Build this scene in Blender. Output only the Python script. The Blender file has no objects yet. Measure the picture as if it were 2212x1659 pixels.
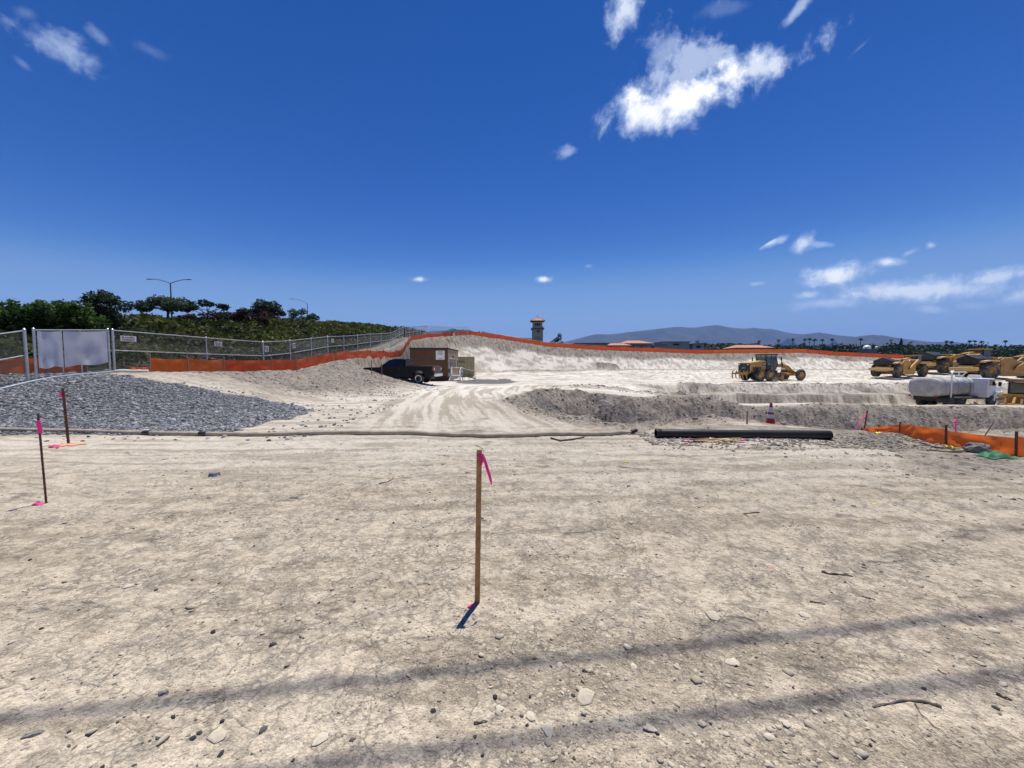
import bpy, math, random
import numpy as np
from mathutils import Vector, Matrix, Euler

random.seed(7)
RNG = np.random.default_rng(7)
PI = math.pi
R = math.radians
SC = bpy.context.scene
COL = SC.collection

# ------------------------------------------------------------------ camera
EYE = 1.70
PITCH = 3.0
FPX = 831.0                       # focal length for a 2212 x 1659 frame
cam_data = bpy.data.cameras.new('camera')
cam_data.sensor_width = 36.0
cam_data.lens = 36.0 * FPX / 2212.0
cam_data.clip_start = 0.05
cam_data.clip_end = 60000.0
cam = bpy.data.objects.new('camera', cam_data)
COL.objects.link(cam)
cam.location = (0, 0, EYE)
cam.rotation_euler = (R(90 - PITCH), 0, 0)
SC.camera = cam

# ------------------------------------------------------------------ light
SUN_EL, SUN_AZ = 74.8, 22.0       # azimuth measured from +Y towards +X
SUNV = np.array([math.sin(R(SUN_AZ)) * math.cos(R(SUN_EL)),
                 math.cos(R(SUN_AZ)) * math.cos(R(SUN_EL)), math.sin(R(SUN_EL))])
sun_data = bpy.data.lights.new('sun', 'SUN')
sun_data.energy = 5.0
sun_data.angle = R(0.53)
sun_data.color = (1.0, 0.965, 0.91)
sun = bpy.data.objects.new('sun', sun_data)
COL.objects.link(sun)
sun.rotation_euler = Vector(SUNV).to_track_quat('Z', 'Y').to_euler()
sun.location = (30, 60, 200)

SC.view_settings.view_transform = 'Standard'
SC.view_settings.look = 'None'
SC.view_settings.exposure = 0.3
SC.view_settings.gamma = 1.0
SC.view_settings.use_curve_mapping = False
SC.cycles.max_bounces = 6
SC.cycles.diffuse_bounces = 3
SC.cycles.glossy_bounces = 3
SC.cycles.transmission_bounces = 4
SC.cycles.transparent_max_bounces = 16
SC.cycles.volume_bounces = 0
SC.cycles.use_denoising = True

def ray(px, py):
    "direction through a pixel of the 2212 x 1659 frame"
    a = (px - 1106.0) / FPX
    b = (829.5 - py) / FPX
    p = R(PITCH)
    d = np.array([a, math.cos(p) + b * math.sin(p), b * math.cos(p) - math.sin(p)])
    return d / np.linalg.norm(d)

# ------------------------------------------------------------------ node helpers
class NT:
    def __init__(s, nt):
        s.nt = nt
        nt.nodes.clear()
    def n(s, t, **k):
        nd = s.nt.nodes.new(t)
        ins = k.pop('ins', {})
        for a, v in k.items():
            setattr(nd, a, v)
        for a, v in ins.items():
            s.put(nd, a, v)
        return nd
    def put(s, nd, a, v):
        sock = nd.inputs[a]
        if isinstance(v, bpy.types.NodeSocket):
            s.nt.links.new(v, sock)
        elif isinstance(v, bpy.types.Node):
            s.nt.links.new(v.outputs[0], sock)
        else:
            if isinstance(v, (tuple, list)) and len(v) == 3 and sock.type == 'RGBA':
                v = (*v, 1)
            sock.default_value = v
    def math(s, op, a, b=None, c=None, clamp=False):
        nd = s.n('ShaderNodeMath', operation=op, use_clamp=clamp)
        s.put(nd, 0, a)
        if b is not None: s.put(nd, 1, b)
        if c is not None: s.put(nd, 2, c)
        return nd.outputs[0]
    def vmath(s, op, a, b=None, out=0):
        nd = s.n('ShaderNodeVectorMath', operation=op)
        s.put(nd, 0, a)
        if b is not None: s.put(nd, 1, b)
        return nd.outputs[out]
    def noise(s, vec, scale, detail=4, rough=.55, dist=0.0, out=0):
        nd = s.n('ShaderNodeTexNoise')
        if vec is not None: s.put(nd, 'Vector', vec)
        s.put(nd, 'Scale', scale); s.put(nd, 'Detail', detail)
        s.put(nd, 'Roughness', rough); s.put(nd, 'Distortion', dist)
        return nd.outputs[out]
    def vor(s, vec, scale, feature='F1', rand=1.0, out=0):
        nd = s.n('ShaderNodeTexVoronoi', feature=feature)
        if vec is not None: s.put(nd, 'Vector', vec)
        s.put(nd, 'Scale', scale); s.put(nd, 'Randomness', rand)
        return nd.outputs[out]
    def mix(s, fac, a, b, mode='MIX'):
        nd = s.n('ShaderNodeMix', data_type='RGBA', blend_type=mode)
        s.put(nd, 0, fac); s.put(nd, 6, a); s.put(nd, 7, b)
        return nd.outputs[2]
    def rng(s, v, a, b, c=0.0, d=1.0, smooth=True):
        nd = s.n('ShaderNodeMapRange')
        nd.interpolation_type = 'SMOOTHSTEP' if smooth else 'LINEAR'
        for i, q in enumerate((v, a, b, c, d)):
            s.put(nd, i, q)
        return nd.outputs[0]
    def attr(s, name, out=2):
        nd = s.n('ShaderNodeAttribute', attribute_name=name)
        return nd.outputs[out]
    def scalev(s, vec, sc):
        return s.vmath('MULTIPLY', vec, sc)

def rotz(v, ang):
    return v

# ------------------------------------------------------------------ world: sky and clouds
world = bpy.data.worlds.new('World')
SC.world = world
world.use_nodes = True
W = NT(world.node_tree)
sky = W.n('ShaderNodeTexSky', sky_type='NISHITA')
sky.sun_disc = False
sky.sun_elevation = R(SUN_EL)
sky.sun_rotation = R(SUN_AZ)
sky.altitude = 2500.0
sky.air_density = 1.0
sky.dust_density = 0.0
sky.ozone_density = 1.0
SKY_STR = 0.1
world.cycles.sampling_method = 'MANUAL'
world.cycles.sample_map_resolution = 256
tc = W.n('ShaderNodeTexCoord')
dirv = tc.outputs['Generated']
# groups of clouds; each cloud: centre pixel, half length, half thickness, tilt (deg, anticlockwise), opacity, ragged
CLOUDS = [
  ((1500, 170, 470, 260), [
    (1440, 225, 150, 62, 12, 1.0, 2.2), (1540, 190, 140, 52, 18, 1.0, 2.6), (1650, 145, 135, 40, 24, .75, 3.2), (1405, 240, 90, 52, 0, 1.0, 1.6),
    (1480, 150, 130, 60, 30, .55, 3.8), (1425, 115, 66, 48, 55, .42, 3.8), (1348, 22, 60, 40, 60, .75, 2.8), (1722, 22, 62, 11, 50, .5, 2.4),
    (1860, 100, 40, 8, 42, .3, 2.4), (1228, 328, 30, 15, 10, .42, 2.6), (1560, 20, 70, 22, 10, .12, 2.6)], 20.0),
  ((1940, 600, 420, 130), [
    (1800, 594, 86, 25, 6, .95, 1.5), (1975, 628, 260, 27, 3, .78, 1.7), (2150, 600, 130, 20, 10, .7, 1.8),
    (1790, 655, 100, 14, 4, .5, 1.8), (1745, 637, 30, 10, 4, .6, 1.6), (1920, 566, 38, 13, 0, .85, 1.4),
    (1668, 523, 42, 11, 18, .7, 1.7), (1736, 525, 20, 30, -25, .72, 2.0), (1768, 527, 30, 8, -5, .4, 1.8),
    (2200, 640, 50, 18, 12, .6, 1.5), (2012, 668, 42, 10, -4, .45, 1.5), (2100, 660, 40, 11, 0, .25, 1.5),
    (1965, 546, 26, 7, 25, .4, 1.6), (2010, 530, 14, 9, 20, .55, 1.5), (1632, 613, 22, 6, 8, .4, 1.4), (1580, 573, 12, 6, 0, .3, 1.4)], 36.0),
  ((160, 90, 300, 130), [
    (145, 108, 85, 34, -24, .46, 2.6), (216, 80, 40, 15, -48, .24, 2.4), (325, 108, 40, 14, -25, .13, 1.8),
    (57, 28, 22, 18, 0, .14, 1.8), (50, 138, 26, 9, -40, .18, 1.8)], 24.0),
  ((1050, 595, 260, 40), [(905, 603, 20, 7, 0, .8, 1.4), (1176, 603, 19, 8, 0, .95, 1.4), (1272, 575, 10, 5, 0, .25, 1.4)], 50.0)]

def sky_frame(px, py, L, T, tilt):
    c = ray(px, py)
    ca, sa = math.cos(R(tilt)), math.sin(R(tilt))
    e1 = ray(px + L * ca, py - L * sa) - c
    l1 = np.linalg.norm(e1); e1 /= l1
    e2 = ray(px - T * sa, py - T * ca) - c
    e2 -= e1 * e2.dot(e1)
    l2 = np.linalg.norm(e2); e2 /= l2
    rot = Matrix((e1, e2, np.cross(e1, e2))).transposed().to_euler()
    mp = W.n('ShaderNodeMapping', vector_type='TEXTURE', ins={'Vector': dirv, 'Location': tuple(c), 'Rotation': tuple(rot), 'Scale': (l1 * 1.25, l2 * 1.25, .6)})
    return W.vmath('LENGTH', mp.outputs[0], out=1)

def open_sky():
    "the daylight sky through one tone curve: a deeper blue overhead, as a phone camera renders it"
    c = W.mix(1.0, sky.outputs[0], (.068, .079, .095), 'MULTIPLY')
    cv = W.n('ShaderNodeRGBCurve', ins={'Color': c})
    for k, pts in enumerate((((0, 0), (.074, .008), (.115, .042), (.184, .215), (.30, .30), (1, .37)),
                             ((0, 0), (.148, .088), (.216, .163), (.332, .39), (.49, .465), (1, .54)),
                             ((0, 0), (.33, .38), (.456, .558), (.617, .745), (.73, .775), (1, .84)))):
        cu = cv.mapping.curves[k]
        while len(cu.points) < len(pts): cu.points.new(.5, .5)
        for q, xy in zip(cu.points, pts): q.location = xy
    cv.mapping.update()
    return W.mix(1.0, cv.outputs[0], (8.12, 8.12, 8.12), 'MULTIPLY')

shader = W.n('ShaderNodeBackground', ins={'Color': open_sky(), 'Strength': SKY_STR}).outputs[0]
for (gx, gy, gl, gt), members, nsc in CLOUDS:
    warp = W.noise(dirv, nsc * .45, 1, .5, out=1)
    dw = W.n('ShaderNodeVectorMath', operation='MULTIPLY_ADD')
    W.put(dw, 0, warp); W.put(dw, 1, (.9 / nsc, .9 / nsc, .9 / nsc)); W.put(dw, 2, dirv)
    fbc = W.math('SUBTRACT', W.noise(dw.outputs[0], nsc, 6, .62), .5)
    dens = None
    for (px, py, L, T, tilt, op, rag) in members:
        m = W.math('MULTIPLY_ADD', fbc, rag, W.math('SUBTRACT', 1.0, sky_frame(px, py, L, T, tilt)))
        m = W.rng(m, .0, .95, 0, op)
        dens = m if dens is None else W.math('MAXIMUM', dens, m)
    cloud_col = W.mix(W.rng(dens, .3, 1.0), (5.8, 7.0, 9.0, 1), (9.2, 9.4, 9.8, 1))
    both = W.n('ShaderNodeBackground', ins={'Color': W.mix(dens, open_sky(), cloud_col), 'Strength': SKY_STR})
    inside = W.math('LESS_THAN', sky_frame(gx, gy, gl, gt, 0), 1.0)
    mx = W.n('ShaderNodeMixShader', ins={0: inside})
    W.put(mx, 1, shader); W.put(mx, 2, both.outputs[0])
    shader = mx.outputs[0]
W.n('ShaderNodeOutputWorld', ins={'Surface': shader})
# ------------------------------------------------------------------ terrain function
def _h(ix, iy, seed):
    h = (ix.astype(np.int64) * 374761393 + iy.astype(np.int64) * 668265263 + seed * 974634731) & 0xffffffff
    h = ((h ^ (h >> 13)) * 1274126177) & 0xffffffff
    return ((h ^ (h >> 16)) & 0xffffff) / float(0xffffff)

def pn(x, y, seed=0):
    "gradient noise, about -0.7 .. 0.7"
    x = np.asarray(x, float); y = np.asarray(y, float)
    xi, yi = np.floor(x), np.floor(y)
    fx, fy = x - xi, y - yi
    ux, uy = fx * fx * (3 - 2 * fx), fy * fy * (3 - 2 * fy)
    def g(a, b):
        t = _h(xi + a, yi + b, seed) * 2 * PI
        return np.cos(t) * (fx - a) + np.sin(t) * (fy - b)
    return (g(0, 0) * (1 - ux) + g(1, 0) * ux) * (1 - uy) + (g(0, 1) * (1 - ux) + g(1, 1) * ux) * uy

def fbm(x, y, seed=0, o=4, gain=.5):
    s, a = 0, 1.0
    for i in range(o):
        s = s + a * pn(x * 2 ** i, y * 2 ** i, seed + i * 17)
        a *= gain
    return s

def sm(x, a, b):
    t = np.clip((x - a) / (np.asarray(b) - a), 0, 1)
    return t * t * (3 - 2 * t)

PIT = np.array([(.2, 17.4), (1.3, 13.6), (3.1, 10.7), (4.9, 11.3), (7.0, 13.4), (11, 14.2), (18, 14.2), (27, 15.5), (33, 18),
                (27, 21.8), (18, 21.6), (13, 21.2), (11, 22.2), (8.8, 21.2), (6, 19.9), (3.6, 20.4), (1.8, 20.0)])

def pit_sd(x, y):
    "distance inside the pit outline (positive inside)"
    d = np.full(np.shape(x), 1e9)
    ins = np.zeros(np.shape(x), bool)
    n = len(PIT)
    for i in range(n):
        ax, ay = PIT[i]; bx, by = PIT[(i + 1) % n]
        ex, ey = bx - ax, by - ay
        t = np.clip(((x - ax) * ex + (y - ay) * ey) / (ex * ex + ey * ey), 0, 1)
        d = np.minimum(d, np.hypot(x - ax - t * ex, y - ay - t * ey))
        c = ((ay > y) != (by > y)) & (x < (bx - ax) * (y - ay) / (by - ay + 1e-12) + ax)
        ins ^= c
    return np.where(ins, d, -d)

FZ_Y = [0, 5, 14, 17, 21, 25, 27, 34, 39, 49, 57, 72, 80, 110]
FZ_Z = [.6, .85, 1.17, 1.34, 1.25, 1.28, 1.5, 2.19, 2.78, 3.77, 5.3, 7.0, 7.6, 8.2]
CR_X = [-40, -17, -10.8, -4, 8, 20, 41, 52, 65, 72, 93, 110, 300]
CR_Z = [8.4, 7.9, 8.3, 7.6, 5.7, 4.9, 4.1, 4.2, 4.3, 3.7, 2.7, 2.3, 2.0]
def crest_y(x): return np.interp(x, [-40, -16, -12, -4, 200], [77, 78, 83, 86, 88])
def crest_z(x): return np.interp(x, CR_X, CR_Z)
def foot_y(x): return np.interp(x, [-20, -12, -8, 0, 20, 200], [60, 62, 66, 71, 75, 76])

def terrain(x, y, want=False):
    x = np.asarray(x, float); y = np.asarray(y, float)
    r = np.hypot(x, y)
    z = np.interp(y, [-30, 0, 24, 32, 40, 50, 60, 75, 90], [0, 0, 0, -.1, -.35, -.4, -.2, .5, .5])
    z = z - .5 * sm(x, 8, 25) * sm(y, 22, 32) * (1 - sm(y, 55, 72))
    z = z - .78 * sm(x, 4.5, 13) * sm(y, 8.6, 14) * (1 - sm(y, 30, 45))
    und = fbm(x / 5.0, y / 5.0, 3, 3)
    # low ground with its scarps
    n1 = fbm(x / 4.5, y / 9.0 + 3.1, 21, 3)
    yS = 40.3 + 1.6 * n1
    xr = sm(x, 12, 20)
    low = xr * sm(y, 23, 32) * (1 - sm(y - yS, 0, .8))
    z = z * (1 - low) + (-2.5) * low
    ter = xr * sm(y - yS, 0, .8) * (1 - sm(y, 44.0 + .8 * n1, 45.4 + .8 * n1))
    z = z * (1 - ter) + (-1.6 - .25 * n1) * ter
    yb = np.interp(x, [3, 14, 20, 60, 90], [29, 32, 45.6, 46.2, 46.5])
    berm = np.exp(-((y - yb - .5 * n1) / .7) ** 2) * sm(x, 3, 6) * (.6 + .6 * fbm(x / 1.7, y / 1.7, 5, 2))
    z = z + .38 * np.clip(berm, 0, 2)
    # back cut slope
    yc, zc, yf = crest_y(x), crest_z(x), foot_y(x)
    t = np.clip((y - yf) / (yc - yf), 0, 1)
    ts = t * .85 + .15 * sm(t, 0, 1)
    zb = z * (1 - ts) + zc * ts
    far = 2.5 + sm(x, 70, 190) * sm(y, 120, 320) * 9.0 + sm(y, 500, 2500) * 6
    over = sm(y, yc + 1.0, yc + 9)
    zb = np.where(y > yc, zc - 1.3 * over, zb)
    zb = zb * (1 - sm(y, 96, 135)) + far * sm(y, 96, 135)
    gul = fbm(x / 1.3 + .5 * pn(y / 5, x / 9, 501), y / 16.0, 502, 4, .6)
    zb = zb + .36 * gul * np.clip(4 * t * (1 - t), 0, 1) * (y < yc)
    w1 = np.exp(-((y - (yf - 2.3)) / .5) ** 2) * sm(x, -6, 0) * (1 - sm(x, 13, 14.5))
    w2 = np.exp(-((y - (yf - .3)) / .5) ** 2) * sm(x, -6, 0)
    zb = zb + .30 * w1 + .22 * w2
    blk = sm(x, 16.2, 17.2) * (1 - sm(x, 20.2, 21.2)) * sm(y, 73.6, 74.3) * (1 - sm(y, 75.5, 78.5))
    zb = zb + 1.0 * blk
    # left bank, fence line and road embankment
    zf = np.interp(y, FZ_Y, FZ_Z)
    xi = np.interp(y, [0, 20, 21, 31, 33.2, 40, 50, 58, 66, 75], [-6.5, -6.2, -5, -5, -13.0, -13.2, -13.2, -12.6, -11, -10])
    xt = np.interp(y, [0, 17, 21, 33, 80], [-15.5, -15.3, -14.3, -14.9, -15.1])
    w = sm(-x, -xi, -xt) ** np.interp(y, [14, 20, 29, 33], [1.5, 1.7, 1.0, .9]) * sm(y, 8.5, 15)
    zl = zb * (1 - w) + np.maximum(zf, zb) * w
    ze = np.interp(y, [-40, 0, 15, 22, 35, 70, 80, 100, 140, 400], [2.6, 3.0, 3.7, 4.3, 5.3, 8.6, 9.3, 9.5, 8, 4])
    we = sm(-x, 17.5, 30)
    zl = zl + .45 * fbm(x / 5.0, y / 1.1, 505, 4, .6) * np.clip(4 * w * (1 - w), 0, 1) * sm(y, 32, 35)
    z = zl * (1 - we) + ze * we
    z = z + we * .35 * fbm(x / 3.0, y / 3.0, 44, 3)
    # pit
    sd = pit_sd(x, y) if np.ndim(x) else pit_sd(np.array([x]), np.array([y]))[0]
    sdn = sd + .35 * fbm(x / 1.3, y / 1.3, 8, 3)
    pm = sm(sdn, 0, 2.8)
    z = z - 2.35 * pm
    for (mx, my, mh, mr) in ((1.9, 19.7, .42, 1.7), (4.2, 20.6, .12, 1.5), (11.3, 22.6, .55, 1.7), (9.0, 22.0, .25, 1.2), (19, 22.6, .15, 3)):
        z = z + mh * np.exp(-((x - mx) ** 2 + (y - my) ** 2) / mr ** 2)
    # soil masks
    soil_n = fbm(x / 2.2, y / 2.2, 61, 4)
    moundm = np.clip(3.2 * w, 0, 1) * (1 - we) * sm(y, 14, 20)
    moundm = np.where(y < 33.5, moundm * sm(-x, 4.2, 8), moundm)
    up = sm(t + .22 * fbm(x / 7.0, y / 4.0, 71, 4), .50, .66) * (y < yc + 4)
    near_pit = sm(sd, -1.6, .2)
    patch = sm(soil_n + 1.0 * sm(x, 3.5, 10) * sm(y, 4.8, 7) * (1 - sm(y, 12, 15)), .45, .8)
    scuff = .6 * sm(fbm(x / .9 + .4 * und, y / .5, 66, 4, .62), .40, .70) * (1 - sm(r, 9, 16))
    dark = np.clip(np.maximum.reduce([near_pit, scuff, .95 * moundm, up, np.clip(berm, 0, 1) * .9, np.clip(w1, 0, 1), .8 * np.clip(w2, 0, 1),
                                      sm(blk, .05, .5), patch * .8 * (y < 40),
                                      .9 * xr * sm(y, 30, 34) * (1 - sm(y, 43.5, 46)) * (.45 + .9 * (soil_n > .05)) * (low + ter > .05)]), 0, 1)
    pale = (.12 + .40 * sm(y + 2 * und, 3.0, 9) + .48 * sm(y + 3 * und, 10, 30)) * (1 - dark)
    rough = np.clip(near_pit + .55 * moundm + .5 * np.clip(berm, 0, 1) + .35 * patch, 0, 1.2)
    veg = sm(-x, 16.9, 18.0) * sm(y, -20, 2) + sm(y, yc + 1, yc + 12)
    veg = np.clip(veg, 0, 1)
    z = z + .045 * und * sm(r, 2, 9)
    lump = fbm(x / .75, y / .75, 31, 4, .6)
    z = z + rough * .17 * lump * sm(r, 6, 9)
    z = z + (.012 * fbm(x / .42, y / .42, 12, 3, .6) + .0055 * pn(x / .075, y / .075, 90) + .004 * pn(x / .033, y / .033, 91) * (r < 5)) * (1 - sm(r, 25, 60))
    # wheel ruts that cross the near ground, and the track that swings up to the pad
    for (a, b, wd, dp) in ((7.55, .035, .13, .022), (8.05, .04, .13, .02), (6.1, .02, .16, .012), (5.35, .0, .2, .012), (4.55, -.03, .16, .011), (3.9, -.05, .2, .01)):
        c = y - (a + b * x + .18 * pn(x / 3.0, a, 77))
        z = z - dp * np.exp(-(c / wd) ** 2) * (r < 25)
    xt1 = np.interp(y, [6, 10, 16, 24, 32, 42], [.9, .3, -1.0, -1.9, -1.2, 3])
    for k, o in enumerate((-2.3, -1.8, -.35, .1, 1.2, 1.7)):
        c = x - (xt1 + o + .15 * pn(y / 3.0, o, 78))
        z = z - .045 * np.exp(-(c / .17) ** 2) * sm(y, 8, 11) * (1 - sm(y, 36, 44))
    # tread prints
    for (ax, ay, bx, by, wd, pitch) in ((.75, 2.5, 2.6, 9.5, .34, .085), (1.55, 2.6, 3.9, 9.0, .34, .085), (-7, 5.45, 9, 4.75, .36, .10), (-9, 7.1, 7, 7.75, .36, .10), (-5, 3.6, 1.5, 6.6, .3, .08)):
        ex, ey = bx - ax, by - ay; Ln = math.hypot(ex, ey); ex, ey = ex / Ln, ey / Ln
        s_ = (x - ax) * ex + (y - ay) * ey
        c = -(x - ax) * ey + (y - ay) * ex + .12 * pn(s_ / 2.2, ax * 3.1, 79)
        on = (1 - sm(np.abs(c), wd * .42, wd * .5)) * sm(s_, 0, .6) * (1 - sm(s_, Ln - .8, Ln)) * np.clip(.62 + 1.6 * pn(s_ / .9, c / .3 + ax, 80), 0, 1)
        z = z - on * (.009 + .014 * (np.sin(2 * PI * (s_ + .5 * np.abs(c)) / pitch) > .1)) * (r < 12)
    if want:
        gravel = np.zeros_like(z)
        wob = .5 * fbm(x / .9, y / .9, 15, 3)
        edge = np.interp(y, [8.9, 9.4, 10.4, 11.6, 13.3, 14.5, 16], [-7.3, -7.0, -7.05, -7.0, -7.1, -7.6, -9.5])
        back = np.interp(x, [-23, -16.5, -14.5, -13.4, -12.5, -11, -9.4, -7.4], [17.2, 15.7, 14.7, 14.6, 14.75, 15.1, 15.3, 14.5])
        gravel = sm(-(x - edge) + wob * 1.2, -.2, .3) * sm(y + wob * .4, 9.0, 9.35) * (1 - sm(y - back + wob * .8, -.1, .4)) * (x > -23)
        wob2 = fbm(x / 1.6, y / 3.2, 16, 4, .6)
        g2 = ((x + 3.0 + .9 * wob2) / 3.6) ** 2 + ((y - 45 + 3 * wob2) / 8.0) ** 2
        grey = 1 - sm(g2, .75, 1.05)
        return z, dark, pale, gravel, veg, grey
    return z

def hz(x, y):
    "height of the built ground sheet"
    x = np.asarray(x, float); y = np.asarray(y, float)
    an = np.degrees(np.arctan2(x, y)); an = np.where(an < -64, an + 360, an)
    r = np.hypot(x, y)
    i = np.clip(np.searchsorted(GR, r) - 1, 0, len(GR) - 2)
    j = np.clip(np.searchsorted(GA, an) - 1, 0, len(GA) - 2)
    u = np.clip((r - GR[i]) / (GR[i + 1] - GR[i]), 0, 1); v = np.clip((an - GA[j]) / (GA[j + 1] - GA[j]), 0, 1)
    return (GZ[i, j] * (1 - u) + GZ[i + 1, j] * u) * (1 - v) + (GZ[i, j + 1] * (1 - u) + GZ[i + 1, j + 1] * u) * v

def H(x, y):
    return float(hz(x, y))

def at(px, py, lo=1.0, hi=400.0):
    "the point of the terrain seen through a pixel"
    d = ray(px, py)
    d = d / d[1]
    for _ in range(2):
        ys = np.geomspace(lo, hi, 160)
        zz = EYE + d[2] * ys
        hh = hz(d[0] * ys, ys)
        k = int(np.argmax(zz <= hh))
        if zz[k] > hh[k]: k = len(ys) - 1
        lo, hi = ys[max(k - 1, 0)], ys[k]
    y = ys[k]
    return Vector((d[0] * y, y, float(hh[k])))

def pt(px, py, Y):
    "the point on the ray of a pixel at depth Y"
    d = ray(px, py)
    d = d / d[1] * Y
    return Vector((d[0], Y, EYE + d[2]))

def gpt(px, Y):
    "ground point at depth Y straight under a pixel column"
    x = (px - 1106.0) / FPX * Y * 1.0
    return Vector((x, Y, H(x, Y)))

# ------------------------------------------------------------------ mesh helpers
def mesh_np(name, V, F, mat=None, smooth=False, attrs=None, fattr=None):
    me = bpy.data.meshes.new(name)
    V = np.asarray(V, np.float32); F = np.asarray(F, np.int32)
    k = F.shape[1]
    me.vertices.add(len(V)); me.vertices.foreach_set('co', V.ravel())
    me.loops.add(F.size); me.loops.foreach_set('vertex_index', F.ravel())
    me.polygons.add(len(F))
    me.polygons.foreach_set('loop_start', np.arange(0, F.size, k, dtype=np.int32))
    me.update(calc_edges=True)
    if smooth:
        me.polygons.foreach_set('use_smooth', np.ones(len(F), bool))
    for a, d in (attrs or {}).items():
        at_ = me.attributes.new(a, 'FLOAT', 'POINT'); at_.data.foreach_set('value', np.asarray(d, np.float32))
    for a, d in (fattr or {}).items():
        at_ = me.attributes.new(a, 'FLOAT', 'FACE'); at_.data.foreach_set('value', np.asarray(d, np.float32))
    if mat: me.materials.append(mat)
    return me

def link(name, me, parent=None, **props):
    o = bpy.data.objects.new(name, me)
    COL.objects.link(o)
    if parent is not None: o.parent = parent
    for k, v in props.items(): o[k] = v
    return o

def new_mat(name):
    m = bpy.data.materials.new(name)
    m.use_nodes = True
    return m, NT(m.node_tree)

# ------------------------------------------------------------------ ground material
def ground_material():
    m, T = new_mat('site_dirt')
    geo = T.n('ShaderNodeNewGeometry')
    P = geo.outputs['Position']
    fine = T.noise(P, 26.0, 3, .65)
    grit = T.noise(P, 110.0, 1, .6)
    mid, strk, big, dark, pale, grav, veg, grey, spot, near = (T.attr(a) for a in ('tone', 'streak', 'broad', 'dark', 'pale', 'gravel', 'veg', 'grey', 'spot', 'near'))
    base = T.mix(T.rng(mid, .25, .75), (.325, .264, .190), (.550, .456, .332))
    base = T.mix(T.math('MULTIPLY', T.rng(strk, .48, .85), .60), base, (.250, .205, .148))
    wv = T.n('ShaderNodeVectorMath', operation='MULTIPLY_ADD')
    T.put(wv, 0, T.noise(P, 11.0, 2, .6, out=1)); T.put(wv, 1, (.07, .07, .07)); T.put(wv, 2, P)
    vor = T.n('ShaderNodeTexVoronoi', ins={'Vector': wv.outputs[0], 'Scale': 30.0})
    sepv = T.n('ShaderNodeSeparateColor', ins={0: vor.outputs[1]})
    cell = sepv.outputs[0]
    base = T.mix(T.math('MULTIPLY', T.rng(cell, .70, .95), T.math('MULTIPLY', near, .55)), base, (.61, .525, .385))
    base = T.mix(T.math('MULTIPLY', T.rng(cell, .30, .05), T.math('MULTIPLY', near, .50)), base, (.225, .188, .143))
    rim = T.math('MULTIPLY', T.rng(vor.outputs[0], .42, .70), T.math('MULTIPLY', near, T.rng(spot, .35, .7)))
    base = T.mix(T.math('MULTIPLY', rim, .7), base, (.145, .12, .093))
    vor3 = T.n('ShaderNodeTexVoronoi', ins={'Vector': wv.outputs[0], 'Scale': 12.0})
    cell3 = T.n('ShaderNodeSeparateColor', ins={0: vor3.outputs[1]}).outputs[0]
    base = T.mix(T.math('MULTIPLY', T.rng(cell3, .62, .95), T.math('MULTIPLY', near, .42)), base, (.60, .515, .385))
    base = T.mix(T.math('MULTIPLY', T.rng(cell3, .32, .05), T.math('MULTIPLY', near, .38)), base, (.235, .195, .148))
    rim3 = T.math('MULTIPLY', T.rng(vor3.outputs[0], .50, .72), T.math('MULTIPLY', near, T.rng(mid, .55, .30)))
    base = T.mix(T.math('MULTIPLY', rim3, .6), base, (.13, .108, .084))
    vor2 = T.n('ShaderNodeTexVoronoi', feature='DISTANCE_TO_EDGE', ins={'Vector': wv.outputs[0], 'Scale': 6.0})
    crack = T.math('MULTIPLY', T.rng(vor2.outputs[0], .045, .0), T.math('MULTIPLY', near, T.rng(T.math('ADD', spot, T.math('MULTIPLY', big, .6)), .74, .95)))
    base = T.mix(T.math('MULTIPLY', crack, .75), base, (.10, .083, .066))
    base = T.mix(T.math('MULTIPLY', T.rng(fine, .50, .72), .60), base, (.215, .18, .138))
    base = T.mix(T.math('MULTIPLY', T.rng(grit, .56, .70), .50), base, (.14, .12, .097))
    base = T.mix(T.math('MULTIPLY', T.rng(grit, .44, .32), .45), base, (.62, .54, .40))
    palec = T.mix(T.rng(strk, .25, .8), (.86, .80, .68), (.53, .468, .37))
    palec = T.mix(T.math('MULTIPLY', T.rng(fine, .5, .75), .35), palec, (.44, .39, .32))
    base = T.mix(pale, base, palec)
    darkc = T.mix(T.rng(mid, .15, .8), (.16, .139, .118), (.36, .318, .272))
    darkc = T.mix(T.math('MULTIPLY', T.rng(fine, .45, .7), .6), darkc, (.10, .084, .070))
    darkc = T.mix(T.math('MULTIPLY', T.rng(spot, .55, .85), .6), darkc, (.46, .40, .325))
    base = T.mix(dark, base, darkc)
    gcol = T.mix(sepv.outputs[1], (.11, .11, .108), (.27, .27, .265))
    base = T.mix(grav, base, gcol)
    greyc = T.mix(T.rng(fine, .35, .65), (.15, .147, .14), (.23, .225, .215))
    base = T.mix(grey, base, greyc)
    vegc = T.mix(T.rng(mid, .2, .75), (.040, .036, .024), (.090, .076, .047))
    vegc = T.mix(T.rng(big, .45, .7), vegc, (.034, .043, .022))
    base = T.mix(veg, base, vegc)
    h = T.math('MULTIPLY', T.noise(P, 26.0, 3, .65), .030)
    h = T.math('MULTIPLY_ADD', T.noise(P, 110.0, 1, .6), .006, h)
    h = T.math('MULTIPLY_ADD', T.math('MULTIPLY', dark, T.noise(P, 6.0, 3, .65)), .16, h)
    bump = T.n('ShaderNodeBump', ins={'Strength': 1.0, 'Distance': 1.0, 'Height': h})
    bs = T.n('ShaderNodeBsdfDiffuse', ins={'Color': base, 'Roughness': .6, 'Normal': bump})
    T.n('ShaderNodeOutputMaterial', ins={'Surface': bs})
    return m

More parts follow.
